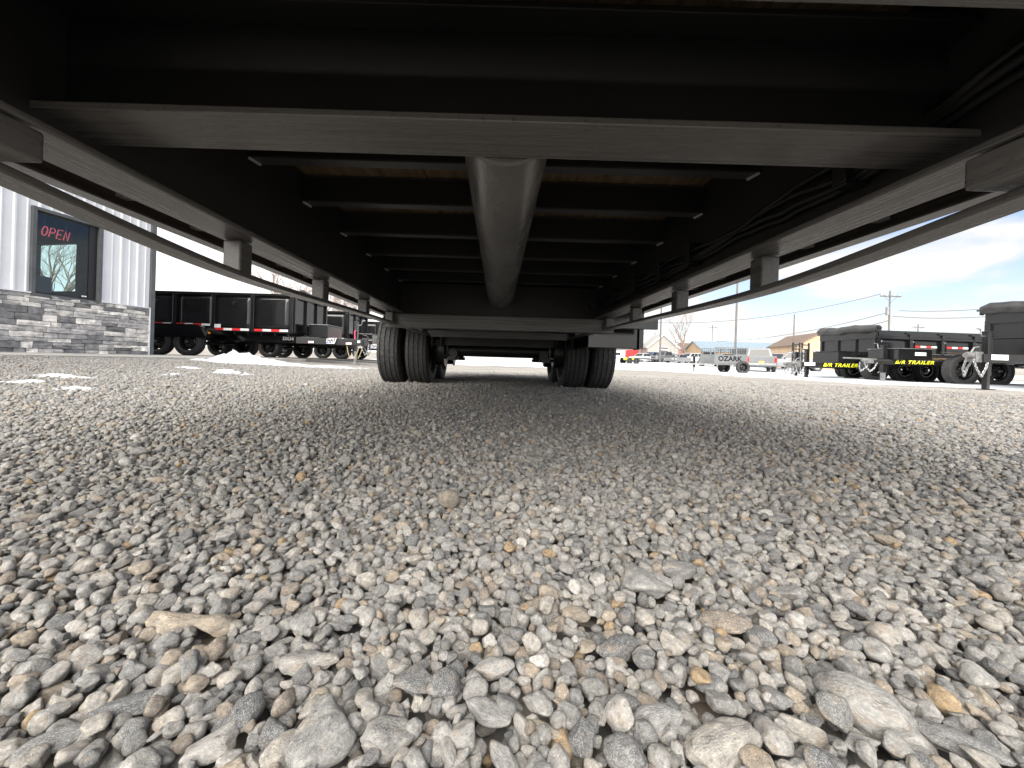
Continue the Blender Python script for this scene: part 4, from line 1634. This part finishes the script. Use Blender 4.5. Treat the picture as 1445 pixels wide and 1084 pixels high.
GA = 'black dump trailers lined up beside the office'
a0 = unpix(415, 490, 10.75)
dump_trailer('dump_trailer', (a0.x - 2.25, 11.72, .165), R(-1), 'nearest black dump trailer, half hidden by the office corner, with red and white tape', GA, drop=.12)
dump_trailer('dump_trailer', (a0.x - 2.1, 15.2, .15), R(-1), 'second black dump trailer, its front wall and tarp roll showing behind the nearest', GA, drop=.12)
dump_trailer('dump_trailer', (a0.x - 1.0, 18.9, .15), R(-1), 'farthest black dump trailer of the row, showing just left of the dual wheels', GA, drop=.12)

GB = 'black dump trailers with yellow lettering on the right'
# side facing us seen from pixel 1237 to the right, tongue to the left
pA = unpix(1237, 500, 11.9)
LA = 4.3
rA = PI + R(3)
ca, sa = math.cos(rA), math.sin(rA)
# front corner nearest the camera is local (L/2, +hw)
fx, fy = LA / 2, .975
dump_trailer('dump_trailer', (pA.x - (fx * ca - fy * sa), 11.9 - (fx * sa + fy * ca), .0), rA, 'black dump trailer with side boards seen broadside, yellow letters on its tongue', GB, L=LA, H=.74, zfl=.66, style='B', axo=.35, tong=1.75, jtop=.95)
rC = PI + R(10)
cc, sc_ = math.cos(rC), math.sin(rC)
LC, TC = 4.2, 2.15
dump_trailer('dump_trailer', (9.15 - (LC / 2 + TC) * cc, 7.42 - (LC / 2 + TC) * sc_, 0), rC, 'closest dump trailer at the right edge, hanging chains and a thick tarp roll on top', GB, L=LC, H=.72, zfl=.80, style='B', axo=-.6, tong=TC, jtop=1.12)

dump_trailer('dump_trailer', (16.7, 15.9, 0), PI + R(2), 'dump trailer mostly hidden behind the broadside one, its tongue standing clear beside the ramps', GB, L=4.3, H=.62, zfl=.66, style='B', axo=.9, tong=2.7, jtop=1.0)
# low equipment trailer between the two
eq = empty('equipment_trailer', (13.7, 10.75, 0), PI, 'low black equipment trailer with a tongue box, between the two dump trailers', 'trailer')
m = MB()
for s in (-1, 1):
    m.box(-2.2, 2.0, s * .8 - .03, s * .8 + .03, .52, .66)
    m.bar((1.9, s * .75, .57), (3.25, s * .06, .57), .06, .12)
    m.box(-2.2, 2.0, s * .98 - .02, s * .98 + .02, .56, .64)
for k in range(9):
    m.box(-2.15 + k * .5, -2.10 + k * .5, -.96, .96, .565, .6)
ef = m.build('frame', M_BLACK, eq, bevel=.005)
for k in range(11):
    m = MB()
    m.box(-2.2, 2.0, -.93 + k * .17, -.93 + k * .17 + .155, .665, .70)
    m.build('plank', M_WOOD, eq)
m = MB()
m.box(2.02, 2.95, -.42, .42, .635, .93)
b_ = m.build('tongue_box', M_BLACK, eq, bevel=.015)
m = MB()
m.box(2.0, 2.97, -.44, .44, .934, .95)
m.build('lid', M_GREYP, b_)
m = MB()
m.box(2.2, 2.5, .42, .424, .76, .85)
m.build('sticker', M_WHITE, b_)
m = MB()
m.box(3.18, 3.38, -.07, .07, .53, .66)
m.tube([(3.38, 0, .62), (3.52, 0, .62)], .05, 10)
m.bar((3.1, -.25, .66), (3.8, -.28, .67), .05, .04)
m.build('coupler', M_GREYP, eq, bevel=.005)
jack(eq, 3.05, .12, 1.02)
for s in (-1, 1):
    chain(eq, [(3.2, s * .1, .55), (3.3, s * .13, .40), (3.42, s * .14, .30), (3.5, s * .1, .42), (3.52, s * .06, .56)])
    for x in (1.2, 2.06 - 1.72):
        add_wheel(eq, x + .88, s * 1.1, .39, s)
    m = MB()
    ya, yb = sorted((s * 1.0, s * 1.24))
    m.box(.3, 2.5, ya, yb, .83, .845)
    m.build('fender', M_BLACK, eq)
    me = text_mesh('B/R TRAILER', .125, M_YELLOW, .35, .002, .003, 1.12)
    an = math.atan2(.69, 1.35)
    link('lettering', me, ef, (2.55 + .02, s * (.42 + .045), .57), (PI / 2, 0, an if s < 0 else PI - an))
# hydraulic pump box etc. stay with the tongue box; drop-leg plate

# ================================================================== vehicles parked beyond
def car_paint(name, col):
    return mat(name, col, 0.28, var=.08, scale=3, coat=.6)
PAINT = {'silver': car_paint('silver_paint', (.20, .205, .21)), 'grey': car_paint('grey_paint', (.13, .14, .145)), 'white': car_paint('white_paint', (.5, .51, .52)),
         'dark': car_paint('dark_paint', (.03, .032, .036)), 'blue': car_paint('blue_paint', (.08, .12, .2)), 'maroon': car_paint('maroon_paint', (.16, .03, .03)), 'tan': car_paint('champagne_paint', (.34, .31, .26))}
M_LAMP = mat('clear_lamp', (.75, .77, .8), .15)
M_TAIL = mat('red_tail_lamp', (.45, .015, .015), .2)
TYC = tyre_mesh(.36, .24, 28, 2, rim=.22, jag=False)
RIMC = {1: rim_mesh(.22, .24, M_STEEL, 1), -1: rim_mesh(.22, .24, M_STEEL, -1)}
def loft(sections):
    """sections: list of (x, [(y,z)...]) rings."""
    mb = MB()
    n = len(sections[0][1])
    vs, fs = [], []
    for x, ring in sections:
        vs += [(x, y, z) for y, z in ring]
    for i in range(len(sections) - 1):
        for k in range(n):
            k2 = (k + 1) % n
            fs.append((i * n + k, i * n + k2, (i + 1) * n + k2, (i + 1) * n + k))
    fs += [tuple(range(n)), tuple(range(len(vs) - n, len(vs)))]
    mb.add(vs, fs)
    return mb
def ring(w, z0, z1, tuck=.06, rnd=.05):
    h = w / 2
    zm = z0 + (z1 - z0) * .55
    return [(-h + tuck, z0), (h - tuck, z0), (h - .01, z0 + .12), (h, zm), (h - rnd * .6, z1 - rnd), (h - rnd * 1.6, z1), (-h + rnd * 1.6, z1), (-h + rnd * .6, z1 - rnd), (-h, zm), (-h + .01, z0 + .12)]
def vehicle(name, kind, paint, loc, rz, label, cat, group=None, plate=None):
    t = empty(name, loc, rz, label, cat, group)
    P = PAINT[paint]
    if kind == 'pickup':
        L, w, zb, zh, zr, gl, gr, bed = 5.6, 1.98, .42, 1.16, 1.86, 1.15, -.95, True
    elif kind == 'suv':
        L, w, zb, zh, zr, gl, gr, bed = 4.8, 1.92, .38, 1.06, 1.74, 1.0, -2.25, False
    else:
        L, w, zb, zh, zr, gl, gr, bed = 4.6, 1.80, .30, .92, 1.45, .95, -1.55, False
    f = L / 2
    body = loft([(-f, ring(w * .93, zb + .12, zh - .06)), (-f + .12, ring(w, zb, zh)), (-f + 1.2, ring(w, zb - .04, zh)), (0, ring(w, zb - .06, zh)), (gl + .1, ring(w, zb - .04, zh)),
                 (f - .5, ring(w, zb, zh - .05)), (f - .08, ring(w * .95, zb + .05, zh - .13)), (f, ring(w * .88, zb + .14, zh - .25))])
    body.build('body', P, t, smooth=35, bevel=.01)
    # cab: trapezoid with raked screens, window panes set proud of it
    wl, wu = w * .90, w * .72
    ws, rs = (.62, .22) if bed else (.72, .55)
    A = [(gl, -wl / 2, zh - .02), (gl, wl / 2, zh - .02), (gr, wl / 2, zh - .02), (gr, -wl / 2, zh - .02)]
    B = [(gl - ws, -wu / 2, zr), (gl - ws, wu / 2, zr), (gr + rs, wu / 2, zr), (gr + rs, -wu / 2, zr)]
    mb = MB()
    mb.hexa([A[3], A[0], A[1], A[2], B[3], B[0], B[1], B[2]])
    mb.build('cab', P, t, bevel=.05, seg=3)
    def pane(nm, q, u0, u1, v0, v1):
        q = [Vector(p) for p in q]
        def at(u, v):
            return (q[0].lerp(q[1], u)).lerp(q[3].lerp(q[2], u), v)
        p = [at(u0, v0), at(u1, v0), at(u1, v1), at(u0, v1)]
        nrm_ = (p[1] - p[0]).cross(p[3] - p[0]).normalized()
        ctr = sum(q, Vector()) / 4 - Vector(((gl + gr) / 2, 0, (zh + zr) / 2))
        if nrm_.dot(ctr) < 0:
            nrm_ = -nrm_
        m_ = MB()
        m_.hexa([a - nrm_ * .01 for a in p] + [a + nrm_ * .006 for a in p])
        m_.build(nm, M_CARGLASS, t)
    pane('windshield', [A[0], A[1], B[1], B[0]], .07, .93, .1, .9)
    pane('rear_window', [A[3], A[2], B[2], B[3]], .1, .9, .15, .88)
    for q in ([A[0], A[3], B[3], B[0]], [A[1], A[2], B[2], B[1]]):
        nw_ = 2 if kind != 'suv' else 3
        for i in range(nw_):
            pane('side_window', q, .05 + i * .92 / nw_, .05 + (i + 1) * .92 / nw_ - .03, .14, .86)
    if bed:
        m = MB()
        m.box(-f + .12, gr - .12, -w * .40, w * .40, zh + .0, zh + .012)
        m.build('bed_liner', M_TARP, t)
        for s in (-1, 1):
            m = MB()
            ya, yb = sorted((s * w * .41, s * w * .47))
            m.box(-f + .08, gr - .05, ya, yb, zh - .01, zh + .06)
            m.build('bed_rail', P, t, bevel=.02)
        m = MB()
        m.box(-f - .015, -f + .05, -w * .40, w * .40, zb + .22, zh + .03)
        m.build('tailgate', P, t, bevel=.015)
    for s in (-1, 1):
        m = MB()
        m.box(f - .16, f - .03, s * w * .36 - .16, s * w * .36 + .16, zh - .36, zh - .19)
        m.build('headlight', M_LAMP, t, bevel=.02)
        m = MB()
        m.box(-f - .02, -f + .10, s * w * .43 - .08, s * w * .43 + .08, zh - .42, zh - .08)
        m.build('taillight', M_TAIL, t, bevel=.015)
        m = MB()
        ya, yb = sorted((s * w * .49, s * (w * .49 + .2)))
        m.box(gl - .32, gl - .2, ya, yb, zh + .02, zh + .17)
        m.build('wing_mirror', M_TARP, t, bevel=.03)
        for x in (f - .95, -f + 1.15):
            wh = bpy.data.objects.new('wheel', None)
            COL.objects.link(wh)
            wh.parent = t
            wh.location = (x, s * (w / 2 - .13), .36)
            wh.rotation_euler = (0, 0, PI / 2)
            link('tyre', TYC, wh)
            link('rim', RIMC[s], wh)
    for (xx, nm) in ((f - .02, 'front_bumper'), (-f + .02, 'rear_bumper')):
        m = MB()
        m.box(xx - .09, xx + .09, -w * .45, w * .45, zb + .06, zb + .24)
        m.build(nm, M_GREYP, t, bevel=.04)
    m = MB()
    m.box(f - .03, f + .012, -w * .28, w * .28, zb + .28, zh - .24)
    m.build('grille', M_TARP, t, bevel=.01)
    if plate:
        m = MB()
        m.box(-f - .03, -f - .02, -.16, .16, zb + .25, zb + .40)
        m.build('number_plate', plate, t)
    return t
M_PLATE = mat('orange_plate', (.75, .42, .08), .5)
def gp(px, y, dz=0.0):
    p = unpix(px, 510, y)
    return (p.x, y, gz(p.x, y) + dz)
GV = 'vehicles parked beyond the snowy lot'
def face(deg):
    return R(deg)
vehicle('pickup_truck', 'pickup', 'grey', gp(1070, 31), face(60), 'grey pickup with its tailgate and orange plate turned to us, right of the lettered trailer', 'pickup', GV, M_PLATE)
vehicle('pickup_truck', 'pickup', 'silver', gp(1121, 38), face(150), 'silver pickup standing behind the leftmost yellow lettered trailer', 'pickup', GV)
vehicle('parked_car', 'suv', 'silver', gp(1094, 44), face(58), 'pale silver wagon behind and right of the grey pickup', 'car', GV)
vehicle('parked_car', 'suv', 'dark', gp(1001, 46), face(-112), 'dark wagon with its nose toward us at the left end of the lettered trailer', 'car', GV)
vehicle('parked_car', 'car', 'dark', gp(1037, 50), face(-118), 'black round-roofed car rising behind the lettered trailer', 'car', GV)
vehicle('parked_car', 'suv', 'white', gp(973, 66), face(-160), 'white wagon parked below the big bare tree', 'car', GV)
vehicle('parked_car', 'car', 'silver', gp(956, 62), face(-150), 'silver saloon parked right of the shed door', 'car', GV)
vehicle('pickup_truck', 'pickup', 'grey', gp(938, 64), face(-155), 'dark grey pickup parked under the shed door', 'pickup', GV)
vehicle('parked_car', 'suv', 'blue', gp(919, 66), face(-150), 'dark blue wagon parked at the left corner of the shed', 'car', GV)
vehicle('parked_car', 'car', 'white', gp(905, 63), face(-145), 'white saloon parked between the red barn and the shed', 'car', GV)
vehicle('parked_car', 'car', 'maroon', gp(988, 78), face(10), 'small maroon car far off below the brick house', 'car', GV)

vehicle('parked_car', 'suv', 'silver', gp(1012, 68), face(-140), 'silver wagon far off before the left gable of the long tan building', 'car', GV)
vehicle('pickup_truck', 'pickup', 'white', gp(946, 73), face(-20), 'white pickup right in front of the grey shed wall', 'pickup', GV)
vehicle('parked_car', 'suv', 'maroon', gp(927, 70), face(-150), 'dark red wagon left of the shed door', 'car', GV)
vehicle('parked_car', 'suv', 'grey', gp(1080, 58), face(160), 'dark grey wagon below the middle of the long tan building', 'car', GV)
# open flatbed with a yellow board, below the red barn
fb = empty('farm_trailer', gp(888, 48), R(4), 'black flatbed trailer with a bright yellow board under the red barn', 'trailer')
m = MB()
m.box(-2.2, 2.2, -.95, .95, .62, .74)
m.box(2.2, 3.2, -.06, .06, .60, .70)
m.build('bed', M_BLACK, fb, bevel=.01)
m = MB()
m.box(-1.1, .2, -.97, -.955, .46, .72)
m.build('yellow_board', M_YELLOW, fb)
for s in (-1, 1):
    for x in (-.4, .45):
        add_wheel(fb, x, s * 1.02, .38, s)
m = MB()
m.box(-2.2, -2.15, -.95, .95, .745, 1.2)
m.build('headboard', M_BLACK, fb)

# grey utility trailer with lettering
ut = empty('utility_trailer', gp(1020, 21.0), R(-2), 'grey steel utility trailer with black OZARK lettering and mesh upper side', 'trailer')
m = MB()
m.box(-.85, .85, -.75, .75, .44, .52)
m.bar((-.8, .5, .45), (-1.8, 0, .45), .06, .08)
m.bar((-.8, -.5, .45), (-1.8, 0, .45), .06, .08)
m.build('frame', M_GREYP, ut)
M_UTIL = mat('grey_trailer_paint', (.15, .16, .165), .4, var=.1)
for s in (-1, 1):
    ya, yb = sorted((s * .74, s * .77))
    m = MB()
    m.box(-.85, .85, ya, yb, .525, 1.02)
    sp = m.build('side_panel', M_UTIL, ut)
    m = MB()
    for z in (1.32,):
        m.box(-.85, .85, ya, yb, z, z + .05)
    m.build('top_rail', M_UTIL, ut)
    for x in (-.82, -.28, .28, .82):
        m = MB()
        m.box(x - .03, x + .03, ya, yb, 1.022, 1.318)
        m.build('post', M_UTIL, ut)
    m = MB()
    for k in range(13):
        x = -.77 + k * .125
        m.box(x, x + .012, s * .752 - .004, s * .752 + .004, 1.022, 1.318)
    for k in range(3):
        m.box(-.8, .8, s * .757 - .004, s * .757 + .004, 1.09 + k * .08, 1.10 + k * .08)
    mm = m.build('mesh_infill', M_BLACK, ut)
    tag(mm, kind='stuff')
    me = text_mesh('OZARK', .36, M_BLACK, 0, .008, .003)
    link('lettering', me, sp, (-.05, s * .773, .76), (PI / 2, 0, 0 if s < 0 else PI))
    m = MB()
    m.prism([(-.45, 1.0), (.25, 1.0), (.12, .965), (-.3, .965)], 'y', *sorted((s * .771, s * .775)))
    m.build('badge', M_BLACK, sp)
    add_wheel(ut, .55, s * .9, .33, s, .84)
m = MB()
m.box(.852, .88, -.7, .7, .525, 1.36)
m.build('tail_ramp', M_UTIL, ut)
jack(ut, -1.55, 0, .85)

# standing loading ramps
for (px, y, h, lab) in ((1123, 22, 1.85, 'left one of two black ladder ramps standing up before the tan shed'), (1136, 22, 1.85, 'right one of two black ladder ramps standing up before the tan shed'), (954, 60, 3.2, 'white and black ladder ramp standing up in front of the grey shed')):
    p = gp(px, y)
    rp_ = empty('loading_ramp', p, 0, lab, 'ramp', 'ladder ramps standing upright')
    for s in (-1, 1):
        m = MB()
        m.box(s * .19 - .035, s * .19 + .035, -.035, .035, 0, h)
        m.build('stile', M_GREYP if y > 30 else M_BLACK, rp_)
    for k in range(7):
        m = MB()
        z = .2 + k * (h - .35) / 6
        m.box(-.153, .153, -.025, .025, z, z + .06)
        m.build('rung', M_WTRIM if y > 30 else M_BLACK, rp_)

# ================================================================== buildings beyond
M_REDW = mat('red_barn_siding', (.50, .055, .06), .6, var=.12, scale=.8, stretch=(4, 4, .3))
M_GREYW = mat('grey_shed_siding', (.34, .335, .315), .7, var=.1, scale=.8, stretch=(.3, .3, 5))
M_TANW = mat('tan_siding', (.46, .33, .21), .7, var=.08, scale=.7, stretch=(4, 4, .3))
M_BLUER = mat('blue_grey_roof', (.21, .27, .32), .5, var=.06, scale=.6, stretch=(4, 1, 1))
M_BROWNR = mat('brown_roof', (.15, .11, .085), .7, var=.15)
M_PINKW = mat('brick_house_wall', (.42, .24, .18), .8, var=.12, scale=3)
M_DARKO = mat('dark_opening', (.03, .03, .035), .8)
def gable_house(name, loc, rz, w, d, he, hp, wall, roof, label, cat, trim=None, over=.25, door=None, windows=(), ridge='y', seam=True):
    """Gable faces -y when ridge is 'y'; the long side faces -y when ridge is 'x'."""
    t = empty(name, loc, rz, label, cat)
    m = MB()
    if ridge == 'y':
        m.prism([(-w / 2, 0), (w / 2, 0), (w / 2, he), (0, hp), (-w / 2, he)], 'y', 0, d)
    else:
        m.prism([(0, 0), (d, 0), (d, he), (d / 2, hp), (0, he)], 'x', -w / 2, w / 2)
    m.build('wall', wall, t)
    for s in (-1, 1):
        m = MB()
        th = .14
        if ridge == 'y':
            sl = (hp - he) / (w / 2)
            p = [(0, hp + .03), (s * (w / 2 + over), he - sl * over + .03), (s * (w / 2 + over), he - sl * over + .03 + th), (0, hp + .03 + th)]
            m.prism(p, 'y', -over, d + over)
        else:
            sl = (hp - he) / (d / 2)
            yc = d / 2
            e = yc + s * (d / 2 + over)
            p = [(yc, hp + .03), (e, he - sl * over + .03), (e, he - sl * over + .03 + th), (yc, hp + .03 + th)]
            m.prism(p, 'x', -w / 2 - over, w / 2 + over)
        rf = m.build('roof', roof, t)
        if trim and ridge == 'y':
            m = MB()
            p = [(0, hp - .12), (s * (w / 2 + over), he - sl * over - .12), (s * (w / 2 + over), he - sl * over + .19), (0, hp + .19)]
            m.prism(p, 'y', -over - .05, -over - .003)
            m.build('fascia', trim, rf)
        if ridge == 'x' and seam:
            m = MB()
            k = 0
            x = -w / 2
            while x < w / 2:
                m.bar((x, yc, hp + .03 + th + .02), (x, e, he - sl * over + .05 + th), .05, .05, (0, 0, 1))
                x += .9
            sm = m.build('roof_seam', roof, rf)
            tag(sm, kind='stuff')
    if door:
        x0, x1, h, dm, fr = door
        m = MB()
        m.box(x0, x1, -.05, -.004, .0, h)
        dr = m.build('door', dm, t)
        m = MB()
        m.box(x0 - .14, x0, -.08, -.003, 0, h + .14)
        m.box(x1, x1 + .14, -.08, -.003, 0, h + .14)
        m.box(x0, x1, -.08, -.003, h, h + .14)
        m.build('door_frame', fr, dr)
        n_ = 5
        for k in range(n_):
            m = MB()
            z = .12 + k * (h - .2) / n_
            m.box(x0 + .06, x1 - .06, -.07, -.052, z, z + (h - .2) / n_ * .55)
            m.build('door_panel', M_GREYP if k % 2 else M_WTRIM, dr)
    for (x0, x1, z0, z1) in windows:
        m = MB()
        m.box(x0, x1, -.06, -.004, z0, z1)
        wn_ = m.build('window', M_WTRIM, t)
        m = MB()
        m.box(x0 + .08, x1 - .08, -.07, -.061, z0 + .08, z1 - .08)
        m.build('pane', M_CARGLASS, wn_)
    return t
gable_house('red_barn', gp(889, 86), R(4), 7.0, 9, 2.6, 5.6, M_REDW, M_WTRIM, 'bright red barn with snow white roof edge left of the grey shed', 'barn', M_WTRIM)
gable_house('grey_shed', gp(935, 80), R(-6), 6.2, 8, 2.9, 5.5, M_GREYW, M_GREYW, 'pale grey gabled shed with a dark striped roll door', 'shed', M_WTRIM, door=(-.9, 1.0, 2.9, M_DARKO, M_WTRIM))
gable_house('long_building', gp(1072, 72), R(-4), 20.5, 9, 2.3, 4.3, M_TANW, M_BLUER, 'long low tan building under a blue grey metal roof', 'building', ridge='x', windows=((-9.2, -8.2, .8, 2.0), (2, 3, .9, 1.9)))
gable_house('tan_shed', gp(1155, 45), R(-12), 4.4, 7, 2.9, 4.25, M_TANW, M_BROWNR, 'tan gabled shed with brown roof behind the ladder ramps', 'shed', windows=((-.5, .2, 1.1, 2.3),))
gable_house('brick_house', gp(985, 95), R(5), 8, 7, 2.9, 4.9, M_PINKW, M_BROWNR, 'small pinkish brick house far off between bare tree and long tan building', 'house', ridge='x', windows=((-2.5, -1.3, 1, 2.2), (1, 2.2, 1, 2.2)))
gable_house('white_cabin', gp(872, 72), R(0), 2.6, 3, 2.0, 2.3, M_SIDING, M_SIDING, 'small white cabin below the red barn beside the trailer wheels', 'cabin', windows=((-.6, .5, .9, 1.6),))
gable_house('white_house', gp(515, 74), R(3), 12, 8, 3.2, 5.6, M_SIDING, M_BLUER, 'distant white house with snowy roof behind the black dump trailers', 'house', ridge='x', windows=((-3, -1.8, 1, 2.2), (1.5, 2.7, 1, 2.2)))

# ================================================================== poles and wires
M_POLE = mat('weathered_pole', (.13, .115, .105), .85, var=.25, scale=2, stretch=(4, 4, .3))
M_WIRE = mat('power_cable', (.09, .09, .095), .6)
def pole(px, y, h, label, arms=True, r=.115, lean=0.0, light=False):
    p = gp(px, y)
    t = empty('utility_pole', p, 0, label, 'utility pole')
    m = MB()
    m.tube([(0, 0, -.3), (lean * h, 0, h)], [r, r * .68], 10)
    m.build('pole', M_POLE, t, smooth=60)
    if arms:
        m = MB()
        m.box(-1.25 + lean * h, 1.25 + lean * h, -.16, -.04, h - .75, h - .60)
        m.build('crossarm', M_POLE, t)
        m = MB()
        m.bar((lean * h - .75, -.1, h - .76), (lean * h, -.1, h - 1.45), .05, .03, (0, 1, 0))
        m.bar((lean * h + .75, -.1, h - .76), (lean * h, -.1, h - 1.45), .05, .03, (0, 1, 0))
        m.build('brace', M_GREYP, t)
        for x in (-1.1, -.45, .45, 1.1):
            m = MB()
            m.tube([(lean * h + x, -.1, h - .6), (lean * h + x, -.1, h - .38)], [.05, .035], 8)
            m.build('insulator', M_WTRIM, t)
    return t, Vector(p) + Vector((lean * h, 0, h))
_, pA1 = pole(1253, 47, 9.9, 'nearest power pole with crossarm and transformer, rising behind the broadside dump trailer')
tr_ = [o for o in bpy.data.objects if o.name.startswith('utility_pole') and o.parent is None][-1]
m = MB()
m.tube([(-.28, -.05, 6.9), (-.28, -.05, 7.9)], .2, 12)
m.build('transformer', M_GREYP, tr_, smooth=50)
_, pA2 = pole(1004, 100, 10.2, 'distant power pole with crossarm right of the big bare tree')
_, pA3 = pole(1294, 82, 9.6, 'small far power pole seen over the bed of the broadside dump trailer')
_, pA4 = pole(1037, 46, 17, 'tall plain pole running up behind the trailer rail over the long tan building', arms=False, r=.125, lean=.002)
_, pA5 = pole(931, 62, 15, 'tall plain pole beside the roof of the grey shed', arms=False, r=.15)
_, pA6 = pole(1119, 30, 4.6, 'short plain post sticking up by the left ladder ramp', arms=False, r=.06)
def wire(a, b, sag, label, r=.036):
    m = MB()
    a, b = Vector(a), Vector(b)
    m.tube([a.lerp(b, i / 24) - Vector((0, 0, sag * 4 * (i / 24) * (1 - i / 24))) for i in range(25)], r, 5)
    o = m.build('power_line', M_WIRE)
    return tag(o, label, 'power line', 'power lines over the yard')
top = pA1
wire(top + Vector((-1.1, -.1, -.4)), unpix(880, 452, 60), 1.6, 'upper power line sagging left from the nearest pole toward the bare trees')
wire(top + Vector((0, 0, -2.6)), unpix(1010, 482, 70), .8, 'lower power line running left from the nearest pole over the long tan roof')
wire(top + Vector((0, 0, -3.6)), unpix(1090, 484, 70), .5, 'lowest power line running left from the nearest pole')
wire(top + Vector((1.1, -.1, -2.4)), unpix(1475, 426, 40), .4, 'upper power line running right from the nearest pole')
wire(top + Vector((.2, -.1, -3.1)), unpix(1475, 438, 40), .5, 'lower power line running right from the nearest pole')

# ================================================================== bare winter trees
M_BARK = mat('bare_bark', (.20, .155, .13), .9, var=.3, scale=6)
M_TWIG = mat('bare_twigs', (.27, .205, .17), .9, var=.2)
def tree_meshes(seed, h, spread=.55, levels=5, r0=None, sides=6, fork=3, bias=0.0):
    rnd = random.Random(seed)
    tk, br = MB(), MB()
    r0 = r0 or h * .022
    def grow(p, d, L, r, lv):
        n_ = 4 if lv < 2 else 3
        pts, rs = [p], [r]
        for i in range(n_):
            d = (d + Vector((rnd.gauss(0, .13), rnd.gauss(0, .13), rnd.gauss(0, .07) + .03))).normalized()
            pts.append(pts[-1] + d * L / n_)
            rs.append(r * (1 - .55 * (i + 1) / n_))
        (tk if lv == 0 else br).tube(pts, rs, sides if lv < 2 else (4 if lv < 3 else 3), cap=False)
        if lv >= levels:
            return
        k = fork + (1 if lv < 2 else 0) + (1 if lv >= levels - 2 else 0)
        for j in range(k):
            f = rnd.uniform(.35, 1.0) if j else 1.0
            i = min(n_ - 1, int(f * n_))
            q = pts[i].lerp(pts[i + 1], f * n_ - i) if i < n_ else pts[-1]
            az = rnd.uniform(0, 2 * PI)
            side = Vector((math.cos(az), math.sin(az), 0))
            nd = (d * (1.0 if j else 1.3) + side * rnd.uniform(spread * .6, spread * 1.5) + Vector((0, 0, .18 + bias))).normalized()
            grow(q, nd, L * rnd.uniform(.58, .82), max(.004, r * .48), lv + 1)
    grow(Vector((0, 0, -.2)), Vector((0, 0, 1)), h * .30, r0, 0)
    return tk.mesh('trunk', M_BARK, 60), br.mesh('branches', M_TWIG, 60)
TREES = {}
def tree(px, y, h, seed, label, rz=0.0, group='bare winter trees', name='bare_tree', **k):
    key = (seed, tuple(sorted(k.items())))
    if key not in TREES:
        TREES[key] = tree_meshes(seed, 10.0, **k)
    a, b = TREES[key]
    t = empty(name, gp(px, y), rz, label, 'tree', group)
    s = h / 10.0
    link('trunk', a, t, scale=(s, s, s))
    link('branches', b, t, scale=(s, s, s))
    return t
tree(395, 42, 14, 1, 'bare tree whose limbs fork in the gap above the nearest dump trailer', .4)
tree(330, 36, 7.5, 2, 'low bare tree with reddish twigs behind the bed of the nearest dump trailer', 1.0)
tree(367, 34, 7.0, 3, 'twiggy bare tree right above the corner post of the nearest dump trailer', 2.0)
tree(300, 40, 7.2, 2, 'small bare tree left of the other low ones behind the dump trailer', 3.2)
tree(452, 58, 15, 1, 'bare tree seen between the posts above the second dump trailer', 2.6)
tree(482, 62, 15, 4, 'bare tree farther right above the dump trailers', 1.2)
tree(500, 66, 15, 1, 'bare tree just left of the dual wheels', 5.0)
tree(968, 74, 13.5, 5, 'big bare tree with upswept limbs right of the grey shed', .3, spread=.5, bias=.1)
tree(880, 78, 17, 4, 'tall bare tree behind the tool box and red barn', .9)
tree(902, 82, 15, 1, 'bare tree between red barn and grey shed', 3.7)
tree(918, 85, 9, 2, 'lower reddish bare tree behind the left slope of the shed roof', .5)
tree(1068, 100, 8.5, 3, 'rounded bare tree rising behind the roof of the long tan building', 1.4)
tree(1052, 104, 6.5, 2, 'small bare tree left of the rounded one behind the long roof', 2.4)
tree(990, 110, 8, 3, 'bare tree behind the brick house', 4.0)
tb_ = unpix(70, 380, 19)
t_ = empty('bare_tree', (tb_.x, 19, .15), .2, 'bare tree behind the office, seen through its two windows', 'tree', 'bare winter trees')
a, b = TREES[(1, ())]
link('trunk', a, t_, scale=(.95,) * 3)
link('branches', b, t_, scale=(.95,) * 3)
tb_ = unpix(58, 380, 24)
t_ = empty('bare_tree', (tb_.x, 24, .15), 2.2, 'thicker bare tree behind the office, left of the other one in the green tinted window', 'tree', 'bare winter trees')
a, b = TREES[(2, ())]
link('trunk', a, t_, scale=(1.1,) * 3)
link('branches', b, t_, scale=(1.1,) * 3)
# dim scrub line along the far edge
m = MB()
rs_ = random.Random(9)
for k in range(1500):
    px = rs_.uniform(560, 1010)
    y = rs_.uniform(105, 130)
    p = Vector(gp(px, y))
    h = rs_.uniform(1.0, 3.6)
    m.tube([p, p + Vector((rs_.gauss(0, .5), 0, h * .6)), p + Vector((rs_.gauss(0, 1.0), 0, h))], [.05, .035, .012], 3, cap=False)
    for q in range(3):
        c = p + Vector((0, 0, h * rs_.uniform(.3, .7)))
        m.tube([c, c + Vector((rs_.gauss(0, .8), 0, rs_.uniform(.4, 1.2)))], [.025, .008], 3, cap=False)
o = m.build('scrub', M_TWIG)
tag(o, 'brown leafless scrub along the far edge of the lot', None, None, 'stuff')
